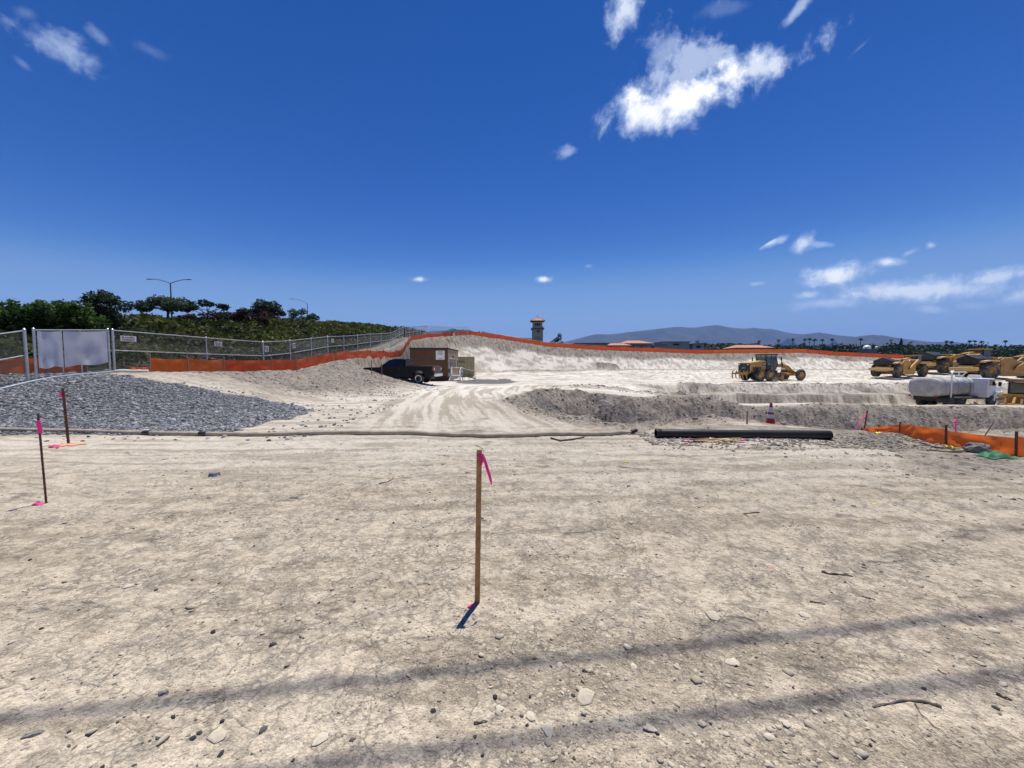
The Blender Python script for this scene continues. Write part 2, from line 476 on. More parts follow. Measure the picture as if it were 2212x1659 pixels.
def build_ground():
    rr = np.concatenate([[.02], np.geomspace(.35, 1.3, 10)[:-1], np.geomspace(1.3, 60, 470), np.geomspace(60, 130, 70)[1:], np.geomspace(130, 12500, 42)[1:]])
    a = np.concatenate([np.linspace(-64, 64, 760), np.linspace(64, 296, 48)[1:-1]])
    A, RR = np.meshgrid(np.radians(a), rr)
    X, Y = (RR * np.sin(A)).ravel(), (RR * np.cos(A)).ravel()
    Z, dark, pale, grav, veg, grey = terrain(X, Y, True)
    r = np.hypot(X, Y)
    u = lambda q: np.clip(.5 + .62 * q, 0, 1)
    tone = np.clip(.56 + .16 * fbm(X / .9, Y / .7, 100, 2) + .62 * fbm(X / .22, Y / .2, 101, 4, .75), 0, 1)
    wx = 1.3 * fbm(X / 2.8, Y / 2.8, 120, 3)
    ang = .035 * X * np.sin(X / 7.0 + Y / 5.0) + .25 * fbm(X / 2.2, Y / 2.2, 121, 2)
    streak = np.clip(.47 + .85 * fbm(X / 3.6 + wx * .5, (Y - ang) / .34 + .4 * wx, 111, 5, .68), 0, 1)
    cc = X - np.interp(Y, [6, 10, 16, 24, 32, 42], [.9, .3, -1.0, -1.9, -1.2, 3])
    s2 = np.clip(.50 + 1.15 * fbm(cc / .42 + .25 * wx, Y / 7.0, 116, 4, .65), 0, 1)
    k = sm(Y, 8, 12) * (1 - sm(Y, 36, 46)) * (1 - sm(np.abs(cc), 3.2, 6))
    streak = streak * (1 - .9 * k) + s2 * .9 * k
    broad = u(fbm(X / 6, Y / 6, 131, 4))
    broad = np.where(r > 130, .55 + .45 * u(fbm(X / 60, Y / 60, 132, 4)), broad)
    spot = u(fbm(X / .4, Y / .4, 141, 4, .6))
    near = 1 - sm(r, 5, 18)
    global GR, GA, GZ
    GR, GA, GZ = rr, np.append(a, 296.0), np.concatenate([Z.reshape(len(rr), len(a)), Z.reshape(len(rr), len(a))[:, :1]], 1)
    dk = dark * np.clip(.55 + .8 * (u(fbm(X / 1.1, Y / 1.1, 151, 4)) - .25), .4, 1)
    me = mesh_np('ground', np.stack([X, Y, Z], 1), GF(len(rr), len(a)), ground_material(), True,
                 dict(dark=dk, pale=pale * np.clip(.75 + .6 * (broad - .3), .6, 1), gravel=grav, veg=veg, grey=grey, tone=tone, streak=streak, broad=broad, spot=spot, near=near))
    return link('ground', me, kind='structure', label='pale compacted dirt of the graded building site')

def GF(n, c):
    i, j = np.meshgrid(np.arange(n - 1), np.arange(c), indexing='ij')
    j2 = (j + 1) % c
    return np.stack([i * c + j, i * c + j2, (i + 1) * c + j2, (i + 1) * c + j], -1).reshape(-1, 4)[:, ::-1]

GROUND = build_ground()
# ------------------------------------------------------------------ materials
def mat(name, col, rough=.6, metal=0.0, var=.14, scale=6.0, dust=None, dust_amt=.5, spec=.4, bump=0.0, bscale=30, transl=None, coat=0):
    m, T = new_mat(name)
    tcx = T.n('ShaderNodeTexCoord')
    P = tcx.outputs['Object']
    c = T.mix(T.rng(T.noise(P, scale, 4, .6), .3, .7), tuple(v * (1 - var) for v in col), tuple(min(1, v * (1 + var)) for v in col))
    if dust:
        c = T.mix(T.math('MULTIPLY', T.rng(T.noise(P, scale * .45, 5, .65), .42, .72), dust_amt), c, dust)
    bs = T.n('ShaderNodeBsdfPrincipled', ins={'Base Color': c, 'Roughness': rough, 'Metallic': metal, 'Specular IOR Level': spec})
    if coat: T.put(bs, 'Coat Weight', coat)
    if bump:
        T.put(bs, 'Normal', T.n('ShaderNodeBump', ins={'Strength': .6, 'Distance': bump, 'Height': T.noise(P, bscale, 3, .6)}).outputs[0])
    out = bs.outputs[0]
    if transl:
        tr = T.n('ShaderNodeBsdfTranslucent', ins={'Color': transl})
        mx = T.n('ShaderNodeMixShader', ins={0: .45})
        T.put(mx, 1, bs.outputs[0]); T.put(mx, 2, tr.outputs[0])
        out = mx.outputs[0]
    T.n('ShaderNodeOutputMaterial', ins={'Surface': out})
    return m

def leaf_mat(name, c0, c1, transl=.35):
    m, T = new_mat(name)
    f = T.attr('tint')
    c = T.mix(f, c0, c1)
    bs = T.n('ShaderNodeBsdfPrincipled', ins={'Base Color': c, 'Roughness': .65, 'Specular IOR Level': .25})
    tr = T.n('ShaderNodeBsdfTranslucent', ins={'Color': T.mix(1.0, c, (1.1, 1.2, .6), 'MULTIPLY')})
    mx = T.n('ShaderNodeMixShader', ins={0: transl})
    T.put(mx, 1, bs.outputs[0]); T.put(mx, 2, tr.outputs[0])
    T.n('ShaderNodeOutputMaterial', ins={'Surface': mx.outputs[0]})
    return m

def stone_mat(name, c0, c1, c2=None):
    m, T = new_mat(name)
    geo = T.n('ShaderNodeNewGeometry')
    f = T.attr('tint')
    c = T.mix(f, c0, c1)
    c = T.mix(T.math('MULTIPLY', T.rng(T.noise(geo.outputs['Position'], 70.0, 2, .6), .4, .7), .3), c, tuple(v * .8 for v in c0))
    bs = T.n('ShaderNodeBsdfDiffuse', ins={'Color': c, 'Roughness': .7})
    T.n('ShaderNodeOutputMaterial', ins={'Surface': bs})
    return m

TAN = (.42, .37, .30)
MT = dict(
    orange=mat('orange_fabric', (.60, .115, .026), .75, var=.25, scale=3, dust=(.45, .25, .14), dust_amt=.35, transl=(.85, .19, .035)),
    orange_red=mat('red_orange_fabric', (.55, .082, .026), .75, var=.25, scale=3, dust=(.45, .22, .13), dust_amt=.35, transl=(.80, .13, .03)),
    wood=mat('stake_wood', (.40, .215, .075), .8, var=.28, scale=14),
    palewood=mat('pale_lath_wood', (.52, .36, .17), .8, var=.2, scale=9),
    greywood=mat('weathered_stake_wood', (.22, .165, .125), .85, var=.25, scale=12),
    rust=mat('rusty_steel', (.125, .055, .035), .85, var=.4, scale=20),
    pink=mat('pink_tape', (.95, .085, .36), .5, var=.06, transl=(1.0, .20, .60)),
    galv=mat('galvanised_steel', (.52, .53, .535), .38, .6, var=.12),
    wire=mat('fence_wire', (.27, .28, .28), .5, .6, var=.1),
    screen=mat('white_mesh_screen', (.62, .64, .70), .8, var=.08, scale=2, transl=(.55, .58, .66)),
    white=mat('white_paint', (.74, .74, .72), .5, var=.06),
    signwhite=mat('sign_white', (.72, .72, .74), .5, var=.04),
    ink=mat('sign_ink', (.06, .06, .10), .6),
    redink=mat('sign_red_ink', (.34, .05, .06), .6),
    black=mat('black_plastic', (.012, .012, .013), .35, var=.3, scale=3, dust=(.10, .09, .075), dust_amt=.35),
    pipe=mat('black_pipe', (.008, .008, .009), .45, var=.3, scale=1.2, dust=(.06, .057, .05), dust_amt=.3, spec=.3),
    rubber=mat('tyre_rubber', (.020, .020, .021), .85, var=.3, dust=(.16, .14, .115), dust_amt=.55),
    dirtyrubber=mat('dusty_tyre_rubber', (.035, .034, .033), .9, var=.3, dust=(.24, .21, .17), dust_amt=.8),
    truck=mat('black_truck_paint', (.006, .0065, .009), .35, var=.2, scale=2, dust=(.02, .02, .02), dust_amt=.25, spec=.22),
    glass=mat('dark_glass', (.008, .010, .013), .06, var=.1, spec=.6),
    cabglass=mat('cab_glass', (.045, .065, .070), .08, var=.15, spec=.6),
    chrome=mat('bright_metal', (.60, .60, .60), .25, 1.0, var=.05),
    alum=mat('bare_aluminium', (.56, .57, .57), .42, .6, var=.1),
    redlens=mat('red_lens', (.26, .01, .01), .2, var=.1),
    amber=mat('lamp_lens', (.6, .58, .5), .2, var=.1),
    brown=mat('brown_siding', (.098, .050, .024), .75, var=.12, scale=2.5),
    browntrim=mat('dark_brown_trim', (.030, .016, .012), .7),
    tansiding=mat('tan_siding', (.27, .205, .14), .75, var=.1),
    contain=mat('beige_container_paint', (.31, .27, .155), .6, var=.13, scale=1.5, dust=(.22, .17, .10), dust_amt=.4),
    yellow=mat('machine_yellow', (.40, .20, .026), .5, var=.16, scale=2.2, dust=(.33, .25, .15), dust_amt=.6),
    oldyellow=mat('worn_machine_yellow', (.30, .155, .035), .65, var=.25, scale=2, dust=(.26, .19, .12), dust_amt=.75),
    palebeige=mat('dusty_panel', (.50, .34, .13), .65, var=.15, dust=(.5, .43, .32), dust_amt=.7),
    machblack=mat('machine_black', (.014, .015, .018), .5, var=.25, dust=(.10, .09, .075), dust_amt=.4),
    steel=mat('worn_steel', (.16, .125, .10), .5, .5, var=.3, scale=5),
    tank=mat('dirty_white_tank', (.42, .41, .39), .65, var=.2, scale=1.3, dust=(.22, .19, .155), dust_amt=.9),
    stucco=mat('tower_stucco', (.50, .415, .26), .9, var=.08, scale=1),
    trimgrey=mat('tower_trim', (.15, .145, .13), .8),
    darkopen=mat('dark_opening', (.015, .016, .022), .6),
    tile=mat('clay_roof_tile', (.40, .20, .125), .85, var=.25, scale=1.2),
    housewall=mat('grey_house_wall', (.27, .25, .22), .9, var=.08, scale=.6),
    palehouse=mat('pale_house_wall', (.36, .355, .33), .9, var=.06, scale=.6),
    darkroof=mat('dark_flat_roof', (.07, .075, .08), .8),
    lamp=mat('lamp_post_grey', (.13, .14, .14), .55, .3),
    hose=mat('canvas_hose', (.33, .28, .21), .85, var=.2, scale=4, bump=.004),
    cone=mat('cone_orange', (.36, .022, .014), .6, var=.12, dust=(.30, .2, .16), dust_amt=.25),
    conewhite=mat('cone_band', (.50, .52, .56), .45, var=.1),
    tarp=mat('green_tarp', (.04, .26, .12), .55, var=.3, scale=6, dust=(.3, .3, .22), dust_amt=.4, transl=(.05, .35, .16)),
    caution=mat('yellow_tape', (.72, .62, .03), .6, var=.1),
    rock=mat('grey_rock', (.175, .165, .15), .9, var=.3, scale=5, bump=.03, bscale=9),
    bark=mat('bark', (.075, .055, .042), .95, var=.3),
    stick=mat('dead_stick', (.075, .056, .042), .9, var=.3),
    twig=mat('dry_twig', (.16, .13, .095), .9, var=.3),
    paint=mat('orange_marking_paint', (.78, .24, .16), .9, var=.25, scale=12, dust=(.5, .42, .32), dust_amt=.8),
    cable=mat('cable_black', (.02, .02, .02), .6),
    plasticwhite=mat('white_litter', (.75, .75, .72), .5),
)
GREEN = leaf_mat('hedge_leaf', (.014, .036, .011), (.085, .155, .030))
OLIVE = leaf_mat('slope_plant_leaf', (.016, .024, .011), (.105, .110, .026))
GUM = leaf_mat('gum_leaf', (.022, .038, .022), (.095, .130, .070))
DARKL = leaf_mat('dark_evergreen_leaf', (.009, .018, .011), (.050, .080, .038), .25)
REDL = leaf_mat('red_brown_leaf', (.018, .010, .010), (.062, .022, .020))
WOODL = leaf_mat('far_wood_leaf', (.010, .020, .012), (.042, .062, .030), .2)
PALM = leaf_mat('palm_frond', (.018, .030, .014), (.06, .085, .035), .2)

# ------------------------------------------------------------------ shape collector
class MB:
    def __init__(s):
        s.v, s.f = [], []
    def add(s, V, F, M=None):
        o = len(s.v)
        for p in V:
            p = Vector(p)
            s.v.append(tuple(M @ p if M else p))
        s.f += [tuple(i + o for i in q) for q in F]
        return s
    def box(s, c, d, rot=None, taper=(1, 1), M=None):
        cx, cy, cz = c; a, b, h = d[0] / 2, d[1] / 2, d[2] / 2
        V = []
        for z, k in ((-h, (1, 1)), (h, taper)):
            V += [(-a * k[0], -b * k[1], z), (a * k[0], -b * k[1], z), (a * k[0], b * k[1], z), (-a * k[0], b * k[1], z)]
        F = [(3, 2, 1, 0), (4, 5, 6, 7), (0, 1, 5, 4), (1, 2, 6, 5), (2, 3, 7, 6), (3, 0, 4, 7)]
        T = Matrix.Translation(c) @ (Euler(rot).to_matrix().to_4x4() if rot else Matrix())
        return s.add(V, F, (M @ T) if M else T)
    def rng(s, x0, x1, y0, y1, z0, z1, **k):
        return s.box(((x0 + x1) / 2, (y0 + y1) / 2, (z0 + z1) / 2), (x1 - x0, y1 - y0, z1 - z0), **k)
    def cyl(s, p, q, r0, r1=None, n=12, caps=True):
        p, q = Vector(p), Vector(q)
        r1 = r0 if r1 is None else r1
        ax = (q - p)
        if ax.length < 1e-9: return s
        M = ax.to_track_quat('Z', 'Y').to_matrix()
        V = []
        for c, r in ((p, r0), (q, r1)):
            for i in range(n):
                t = 2 * PI * i / n
                V.append(c + M @ Vector((r * math.cos(t), r * math.sin(t), 0)))
        F = [(i, (i + 1) % n, n + (i + 1) % n, n + i) for i in range(n)]
        if caps: F += [tuple(range(n))[::-1], tuple(range(n, 2 * n))]
        return s.add(V, F)
    def tube(s, pts, r, n=8, caps=True):
        pts = [Vector(p) for p in pts]
        V, F = [], []
        rr = r if isinstance(r, (list, tuple)) else [r] * len(pts)
        for k, p in enumerate(pts):
            d = (pts[min(k + 1, len(pts) - 1)] - pts[max(k - 1, 0)]).normalized()
            M = d.to_track_quat('Z', 'Y').to_matrix()
            for i in range(n):
                t = 2 * PI * i / n
                V.append(p + M @ Vector((rr[k] * math.cos(t), rr[k] * math.sin(t), 0)))
        for k in range(len(pts) - 1):
            F += [(k * n + i, k * n + (i + 1) % n, (k + 1) * n + (i + 1) % n, (k + 1) * n + i) for i in range(n)]
        if caps:
            F += [tuple(range(n))[::-1], tuple(range((len(pts) - 1) * n, len(pts) * n))]
        return s.add(V, F)
    def prism(s, pts, y0, y1, axis='y', inset=0, pts2=None):
        "polygon in the x-z plane (axis y), y-z (axis x) or x-y (axis z), swept from y0 to y1"
        n = len(pts)
        def P(u, v, w):
            return (u, w, v) if axis == 'y' else ((w, u, v) if axis == 'x' else (u, v, w))
        V = [P(u, v, y0) for u, v in pts] + [P(u, v, y1) for u, v in (pts2 or pts)]
        F = [(i, (i + 1) % n, n + (i + 1) % n, n + i) for i in range(n)] + [tuple(range(n))[::-1], tuple(range(n, 2 * n))]
        return s.add(V, F)
    def lathe(s, prof, c, axis='y', n=24):
        "prof: list of (radius, offset along the axis)"
        V, F = [], []
        for r, o in prof:
            for i in range(n):
                t = 2 * PI * i / n
                a, b = r * math.cos(t), r * math.sin(t)
                V.append((c[0] + a, c[1] + o, c[2] + b) if axis == 'y' else ((c[0] + a, c[1] + b, c[2] + o) if axis == 'z' else (c[0] + o, c[1] + a, c[2] + b)))
        m = len(prof)
        for k in range(m - 1):
            F += [(k * n + i, k * n + (i + 1) % n, (k + 1) * n + (i + 1) % n, (k + 1) * n + i) for i in range(n)]
        return s.add(V, F)
    def build(s, name, m, parent=None, bevel=0, smooth=35, seg=2):
        me = bpy.data.meshes.new(name)
        me.from_pydata(s.v, [], s.f)
        bmf(me)
        me.materials.append(MT[m] if isinstance(m, str) else m)
        if smooth:
            me.polygons.foreach_set('use_smooth', np.ones(len(me.polygons), bool))
            me.set_sharp_from_angle(angle=R(smooth))
        o = link(name, me, parent)
        if bevel:
            b = o.modifiers.new('bevel', 'BEVEL'); b.width = bevel; b.segments = seg; b.limit_method = 'ANGLE'; b.angle_limit = R(35)
        return o

import bmesh
def bmf(me):
    b = bmesh.new(); b.from_mesh(me)
    bmesh.ops.recalc_face_normals(b, faces=b.faces)
    b.to_mesh(me); b.free()

def thing(name, label, cat, loc=(0, 0, 0), rz=0.0, group=None, rx=0, ry=0):
    o = bpy.data.objects.new(name, None)
    COL.objects.link(o)
    o.empty_display_size = .2
    o.location = loc; o.rotation_euler = (rx, ry, rz)
    o['label'] = label; o['category'] = cat
    if group: o['group'] = group
    return o

def tag(o, label, cat, group=None):
    o['label'] = label; o['category'] = cat
    if group: o['group'] = group
    return o

def part_empty(name, parent, loc=(0, 0, 0)):
    o = bpy.data.objects.new(name, None); COL.objects.link(o); o.parent = parent; o.location = loc
    o.empty_display_size = .1
    return o

def copy_tree(o, parent=None):
    c = o.copy(); COL.objects.link(c); c.parent = parent
    for ch in list(o.children): copy_tree(ch, c)
    return c

# ------------------------------------------------------------------ scattered stones
def _ico():
    t = (1 + 5 ** .5) / 2
    V = np.array([(-1, t, 0), (1, t, 0), (-1, -t, 0), (1, -t, 0), (0, -1, t), (0, 1, t), (0, -1, -t), (0, 1, -t), (t, 0, -1), (t, 0, 1), (-t, 0, -1), (-t, 0, 1)], float)
    V /= np.linalg.norm(V[0])
    F = np.array([(0, 11, 5), (0, 5, 1), (0, 1, 7), (0, 7, 10), (0, 10, 11), (1, 5, 9), (5, 11, 4), (11, 10, 2), (10, 7, 6), (7, 1, 8), (3, 9, 4), (3, 4, 2), (3, 2, 6), (3, 6, 8), (3, 8, 9), (4, 9, 5), (2, 4, 11), (6, 2, 10), (8, 6, 7), (9, 8, 1)])
    return V, F
ICO_V, ICO_F = _ico()

def stones(name, x, y, size, m, flat=.55, sink=.25, tint=None, rng=RNG, z=None):
    n = len(x)
    var = 16
    B = np.stack([ICO_V * (1 + rng.uniform(-.38, .30, (12, 1))) for _ in range(var)])
    b = B[rng.integers(0, var, n)]
    sc = np.stack([rng.uniform(.75, 1.3, n), rng.uniform(.7, 1.1, n), flat * rng.uniform(.7, 1.3, n)], 1)[:, None, :] * size[:, None, None]
    b = b * sc
    t = rng.uniform(0, 2 * PI, n); c, s_ = np.cos(t)[:, None], np.sin(t)[:, None]
    tl = rng.normal(0, .35, n)[:, None]
    X0, Y0, Z0 = b[..., 0], b[..., 1], b[..., 2]
    X1, Z1 = X0 * np.cos(tl) + Z0 * np.sin(tl), -X0 * np.sin(tl) + Z0 * np.cos(tl)
    V = np.stack([X1 * c - Y0 * s_, X1 * s_ + Y0 * c, Z1], -1)
    if z is None: z = hz(x, y)
    V += np.stack([x, y, z + size * flat * (1 - 2 * sink) * .5], 1)[:, None, :]
    F = (ICO_F[None] + (np.arange(n) * 12)[:, None, None]).reshape(-1, 3)
    ti = rng.uniform(0, 1, n) if tint is None else tint
    me = mesh_np(name, V.reshape(-1, 3), F, m, False, dict(tint=np.repeat(ti, 12)))
    return me

def leaves(name, C, size, m, rng=RNG, up=.25, tint=None, aspect=.55, droop=0):
    "one bent quad per centre"
    n = len(C)
    d = rng.normal(0, 1, (n, 3)); d[:, 2] = d[:, 2] * .6 + up
    d /= np.linalg.norm(d, axis=1)[:, None]
    e = np.cross(d, rng.normal(0, 1, (n, 3))); e /= np.linalg.norm(e, axis=1)[:, None] + 1e-9
    s_ = (size * rng.uniform(.6, 1.35, n))[:, None]
    a, b = d * s_, e * s_ * aspect
    V = np.stack([C - a * .5, C + b * .5, C + a * .5, C - b * .5], 1).reshape(-1, 3)
    F = np.arange(4 * n).reshape(-1, 4)
    ti = rng.uniform(0, 1, n) if tint is None else tint
    return mesh_np(name, V, F, m, False, dict(tint=np.repeat(ti, 4)))
# ------------------------------------------------------------------ chain-link fence
def gz(x, y): return Vector((x, y, H(x, y)))

def post(parent, p, h, r=.03, name='post', lean=(0, 0)):
    b = MB().cyl((p.x, p.y, p.z - .15), (p.x + lean[0], p.y + lean[1], p.z + h), r, n=10)
    b.cyl((p.x + lean[0], p.y + lean[1], p.z + h), (p.x + lean[0], p.y + lean[1], p.z + h + r * .9), r * 1.15, r * .4, n=10)
    return b.build(name, 'galv', parent)

def chain_mesh(parent, p, q, h, z0=.04, step=.085, r=.0025):
    L = (Vector((q.x, q.y, 0)) - Vector((p.x, p.y, 0))).length
    h = h - z0
    seg = []
    u = -h
    while u < L:
        for sgn in (1, -1):
            a0, a1 = (u, u + h)
            v0, v1 = (0.0, h) if sgn > 0 else (h, 0.0)
            t0 = max(0, (0 - a0) / h); t1 = min(1, (L - a0) / h)
            if t1 > t0:
                seg.append((a0 + t0 * h, v0 + (v1 - v0) * t0, a0 + t1 * h, v0 + (v1 - v0) * t1))
        u += step
    S = np.array(seg)
    d = np.array([(q.x - p.x) / L, (q.y - p.y) / L]); slope = (q.z - p.z) / L
    nrm = np.array([-d[1], d[0], 0]) * r
    def P(uu, vv):
        return np.stack([p.x + d[0] * uu, p.y + d[1] * uu, p.z + z0 + slope * uu + vv], 1)
    A, B = P(S[:, 0], S[:, 1]), P(S[:, 2], S[:, 3])
    dirn = (B - A) / (np.linalg.norm(B - A, axis=1)[:, None] + 1e-9)
    w = np.cross(dirn, nrm / r) * r
    V = np.stack([A + nrm, A - nrm * .5 + w, A - nrm * .5 - w, B + nrm, B - nrm * .5 + w, B - nrm * .5 - w], 1).reshape(-1, 3)
    k = np.arange(len(S))[:, None, None] * 6
    F = (np.array([(0, 1, 4, 3), (1, 2, 5, 4), (2, 0, 3, 5)])[None] + k).reshape(-1, 4)
    me = mesh_np('chain_link', V, F, MT['wire'])
    return link('chain_link', me, parent)

def rails(parent, p, q, hs, r=.021):
    for h, nm in hs:
        MB().cyl((p.x, p.y, p.z + h), (q.x, q.y, q.z + h), r, n=8).build(nm, 'galv', parent)

def resample(pts, step):
    out = [Vector((*pts[0], 0))]
    for a, b in zip(pts[:-1], pts[1:]):
        a, b = Vector((*a, 0)), Vector((*b, 0))
        n = max(1, round((b - a).length / step))
        out += [a.lerp(b, (i + 1) / n) for i in range(n)]
    return [gz(p.x, p.y) for p in out]

def fence(label, pts, step, h=1.83, big=()):
    root = thing('chain_link_fence', label, 'fence')
    P = resample(pts, step)
    for k, p in enumerate(P):
        post(root, p, h + .04, .045 if k in big else .028, lean=(random.uniform(-.03, .03), random.uniform(-.03, .03)))
    for p, q in zip(P[:-1], P[1:]):
        rails(root, p, q, ((h, 'top_rail'), (h * .52, 'middle_rail')))
        chain_mesh(root, p, q, h)
    return P

fence('chain link fence panel cut off by the picture edge beside the screened gate', [(-17.3, 10.6), (-17.5, 13.9)], 3.0, big=(1,))
FP = fence('long galvanised chain link fence climbing the bank behind the orange barrier',
           [(-17.6, 17.05), (-16.6, 21), (-15.9, 24.7), (-15.6, 27.2), (-16.2, 34), (-15.6, 39), (-15.4, 49), (-16.0, 57)], 3.0, big=(0, 2, 5))
fence('chain link fence section stepping along the crest of the cut slope', [(-15.9, 57.6), (-15.9, 72), (-13.2, 79.5), (-9.5, 83)], 2.6)

# the gate with its hanging screen
ga, gb = gz(-17.5, 14.15), gz(-17.6, 16.85)
gate = thing('gate', 'chain link gate leaf between thick posts with a white screen hung on it', 'gate')
for p in (ga, gb):
    post(gate, p, 1.88, .04, 'gate_stile')
for t in (.33, .58):
    p = ga.lerp(gb, t); p.z = ga.z + (gb.z - ga.z) * t
    post(gate, p, 1.80, .02, 'gate_upright')
rails(gate, ga, gb, ((1.83, 'top_rail'), (.95, 'middle_rail'), (.10, 'bottom_rail')))
chain_mesh(gate, ga, gb, 1.8, .12)

def cloth(name, p, q, top, bot, m, parent=None, nu=14, nv=8, wr=.03, seed=0, off=Vector((0, 0, 0)), sag=.02, follow=False):
    "hanging cloth between two ground points"
    nrm = Vector((-(q.y - p.y), q.x - p.x, 0)).normalized()
    u, v = np.meshgrid(np.linspace(0, 1, nu + 1), np.linspace(0, 1, nv + 1))
    u, v = u.ravel(), v.ravel()
    bx, by = p.x + (q.x - p.x) * u, p.y + (q.y - p.y) * u
    line = p.z + (q.z - p.z) * u
    t0, t1 = top if isinstance(top, tuple) else (top, top)
    tz = line + t0 + (t1 - t0) * u - sag * 4 * u * (1 - u)
    bz = hz(bx, by) + bot if follow else line + bot + .03 * np.sin(u * 9 + seed)
    edge = np.minimum(1, np.minimum(6 * u, 6 * (1 - u)))
    w = wr * edge * (pn(u * 5 + seed * 3.7, v * 2.3 + seed) * 1.6 + .6 * pn(u * 9 + v * 7 + seed, v * 9 - u * 6))
    V = np.stack([bx + nrm.x * w + off.x, by + nrm.y * w + off.y, bz + (tz - bz) * v + off.z], 1)
    jj, ii = np.meshgrid(np.arange(nv), np.arange(nu), indexing='ij')
    a = (jj * (nu + 1) + ii).ravel()
    F = np.stack([a, a + 1, a + nu + 2, a + nu + 1], 1)
    me = mesh_np(name, V, F, MT[m] if isinstance(m, str) else m, True)
    return link(name, me, parent)

scr = thing('privacy_screen', 'white translucent mesh screen sheets tied to the gate in the fence', 'screen')
cloth('screen_sheet', ga.lerp(gb, .02), ga.lerp(gb, .32), 1.79, .42, 'screen', scr, wr=.035, seed=2, off=Vector((.06, 0, 0)))
cloth('screen_sheet', ga.lerp(gb, .335), ga.lerp(gb, .955), 1.79, .40, 'screen', scr, 18, 8, .045, 5, off=Vector((.06, 0, 0)))
# loose bottom rail lying along the gate line
p0, p1 = gz(-17.0, 10.4), gz(-17.2, 17.6)
o = MB().tube([gz(-17.0 - .03 * k, 10.4 + .8 * k) + Vector((0, 0, .05)) for k in range(10)], .035, 8).build('loose_pipe', 'galv')
tag(o, 'long grey steel pipe lying on the gravel along the gate line', 'pipe')
o = MB().tube([gz(-15.9 + .05 * k, 13.3 + .04 * k) + Vector((0, 0, .03)) for k in range(12)], .02, 6).build('rusty_bar', 'rust')
tag(o, 'thin rusty bar lying on the gravel below the gate post', 'bar')
o = MB().tube([gz(-17.2 + .1 * k, 16.7 + .03 * k) + Vector((0, 0, .06)) for k in range(12)], .05, 8).build('drain_pipe', 'white')
tag(o, 'short white pipe on the ground at the fence corner post', 'pipe')

def sign(label, p, w, h, face, marks, tilt=0, ink='redink', name='fence_sign'):
    "board facing the camera side, with rows of dark lettering"
    root = thing(name, label, 'sign', p, face, ry=tilt)
    MB().box((0, 0, 0), (w, .012, h)).build('board', 'signwhite', root, .003)
    for (z, x0, x1, ht, m) in marks:
        b = MB(); x = x0
        while x < x1:
            cw = ht * random.uniform(.45, .7)
            b.box((x + cw / 2, -.009, z), (cw, .004, ht))
            if random.random() < .6: b.box((x + cw / 2, -.0085, z + random.choice((-.2, .2)) * ht), (cw * 1.3, .003, ht * .25))
            x += cw + ht * random.choice((.18, .2, .22, .6))
        b.build('lettering', m, root, smooth=0)['kind'] = 'stuff'
    return root

def on_fence(y, z):
    P = FP
    for a, b in zip(P[:-1], P[1:]):
        if a.y <= y <= b.y:
            c = a.lerp(b, (y - a.y) / (b.y - a.y)); break
    return Vector((c.x + .06, y, c.z + z)), math.atan2(b.y - a.y, b.x - a.x) - PI
MARKS = lambda w, h: [(h * .22, -w * .42, w * .36, h * .3, 'redink'), (-h * .12, -w * .40, w * .38, h * .16, 'ink'), (-h * .34, -w * .3, w * .3, h * .10, 'ink')]
for k, (y, z, w, h, lab) in enumerate((
        (17.55, 1.50, .60, .24, 'wide pale warning sign with rows of lettering by the gate post'),
        (21.6, 1.53, .46, .24, 'white warning sign with red lettering beside the thick fence post'),
        (24.9, 1.38, .34, .36, 'two-piece square white notice where the fence bends back'),
        (27.6, 1.45, .40, .32, 'white notice on the fence just past the second thick post'),
        (34.6, 1.45, .40, .32, 'small white notice high on the fence above the dirt mound'))):
    p, a = on_fence(y, z)
    sign(lab, p, w, h, a + PI, MARKS(w, h))

# ------------------------------------------------------------------ orange silt barriers
def silt(name, label, pts, step, h, stakeh, mats, m_stake='greywood', wr=.05, nu=10, nv=5, seed=0, group=None, taper=None, sw=.04):
    root = thing(name, label, 'barrier', group=group)
    P = resample(pts, step)
    for k, p in enumerate(P):
        hh = stakeh * random.uniform(.9, 1.15) * (taper[min(k, len(taper) - 1)] if taper else 1)
        MB().box((p.x, p.y, p.z + hh / 2 - .1), (sw, sw, hh + .2), rot=(random.uniform(-.06, .06), random.uniform(-.06, .06), 0)).build('stake', m_stake, root, smooth=0)
    for k, (p, q) in enumerate(zip(P[:-1], P[1:])):
        m = mats(p.lerp(q, .5)) if callable(mats) else mats
        hp_ = h * random.uniform(.93, 1.03)
        th = (hp_ * taper[min(k, len(taper) - 1)], hp_ * taper[min(k + 1, len(taper) - 1)]) if taper else (hp_, hp_)
        cloth('fabric_panel', p, q, th, -.06, m, root, nu, nv, wr, seed + k, sag=random.uniform(.01, .05) * (.4 if taper else 1), follow=True)
    return P

silt('silt_fence', 'orange fabric barrier on the stony rise behind the screened gate',
     [(-20.8, 12.8), (-19.3, 14.3), (-18.7, 15.5), (-18.25, 16.5)], 1.6, .66, .8, 'orange', seed=3)
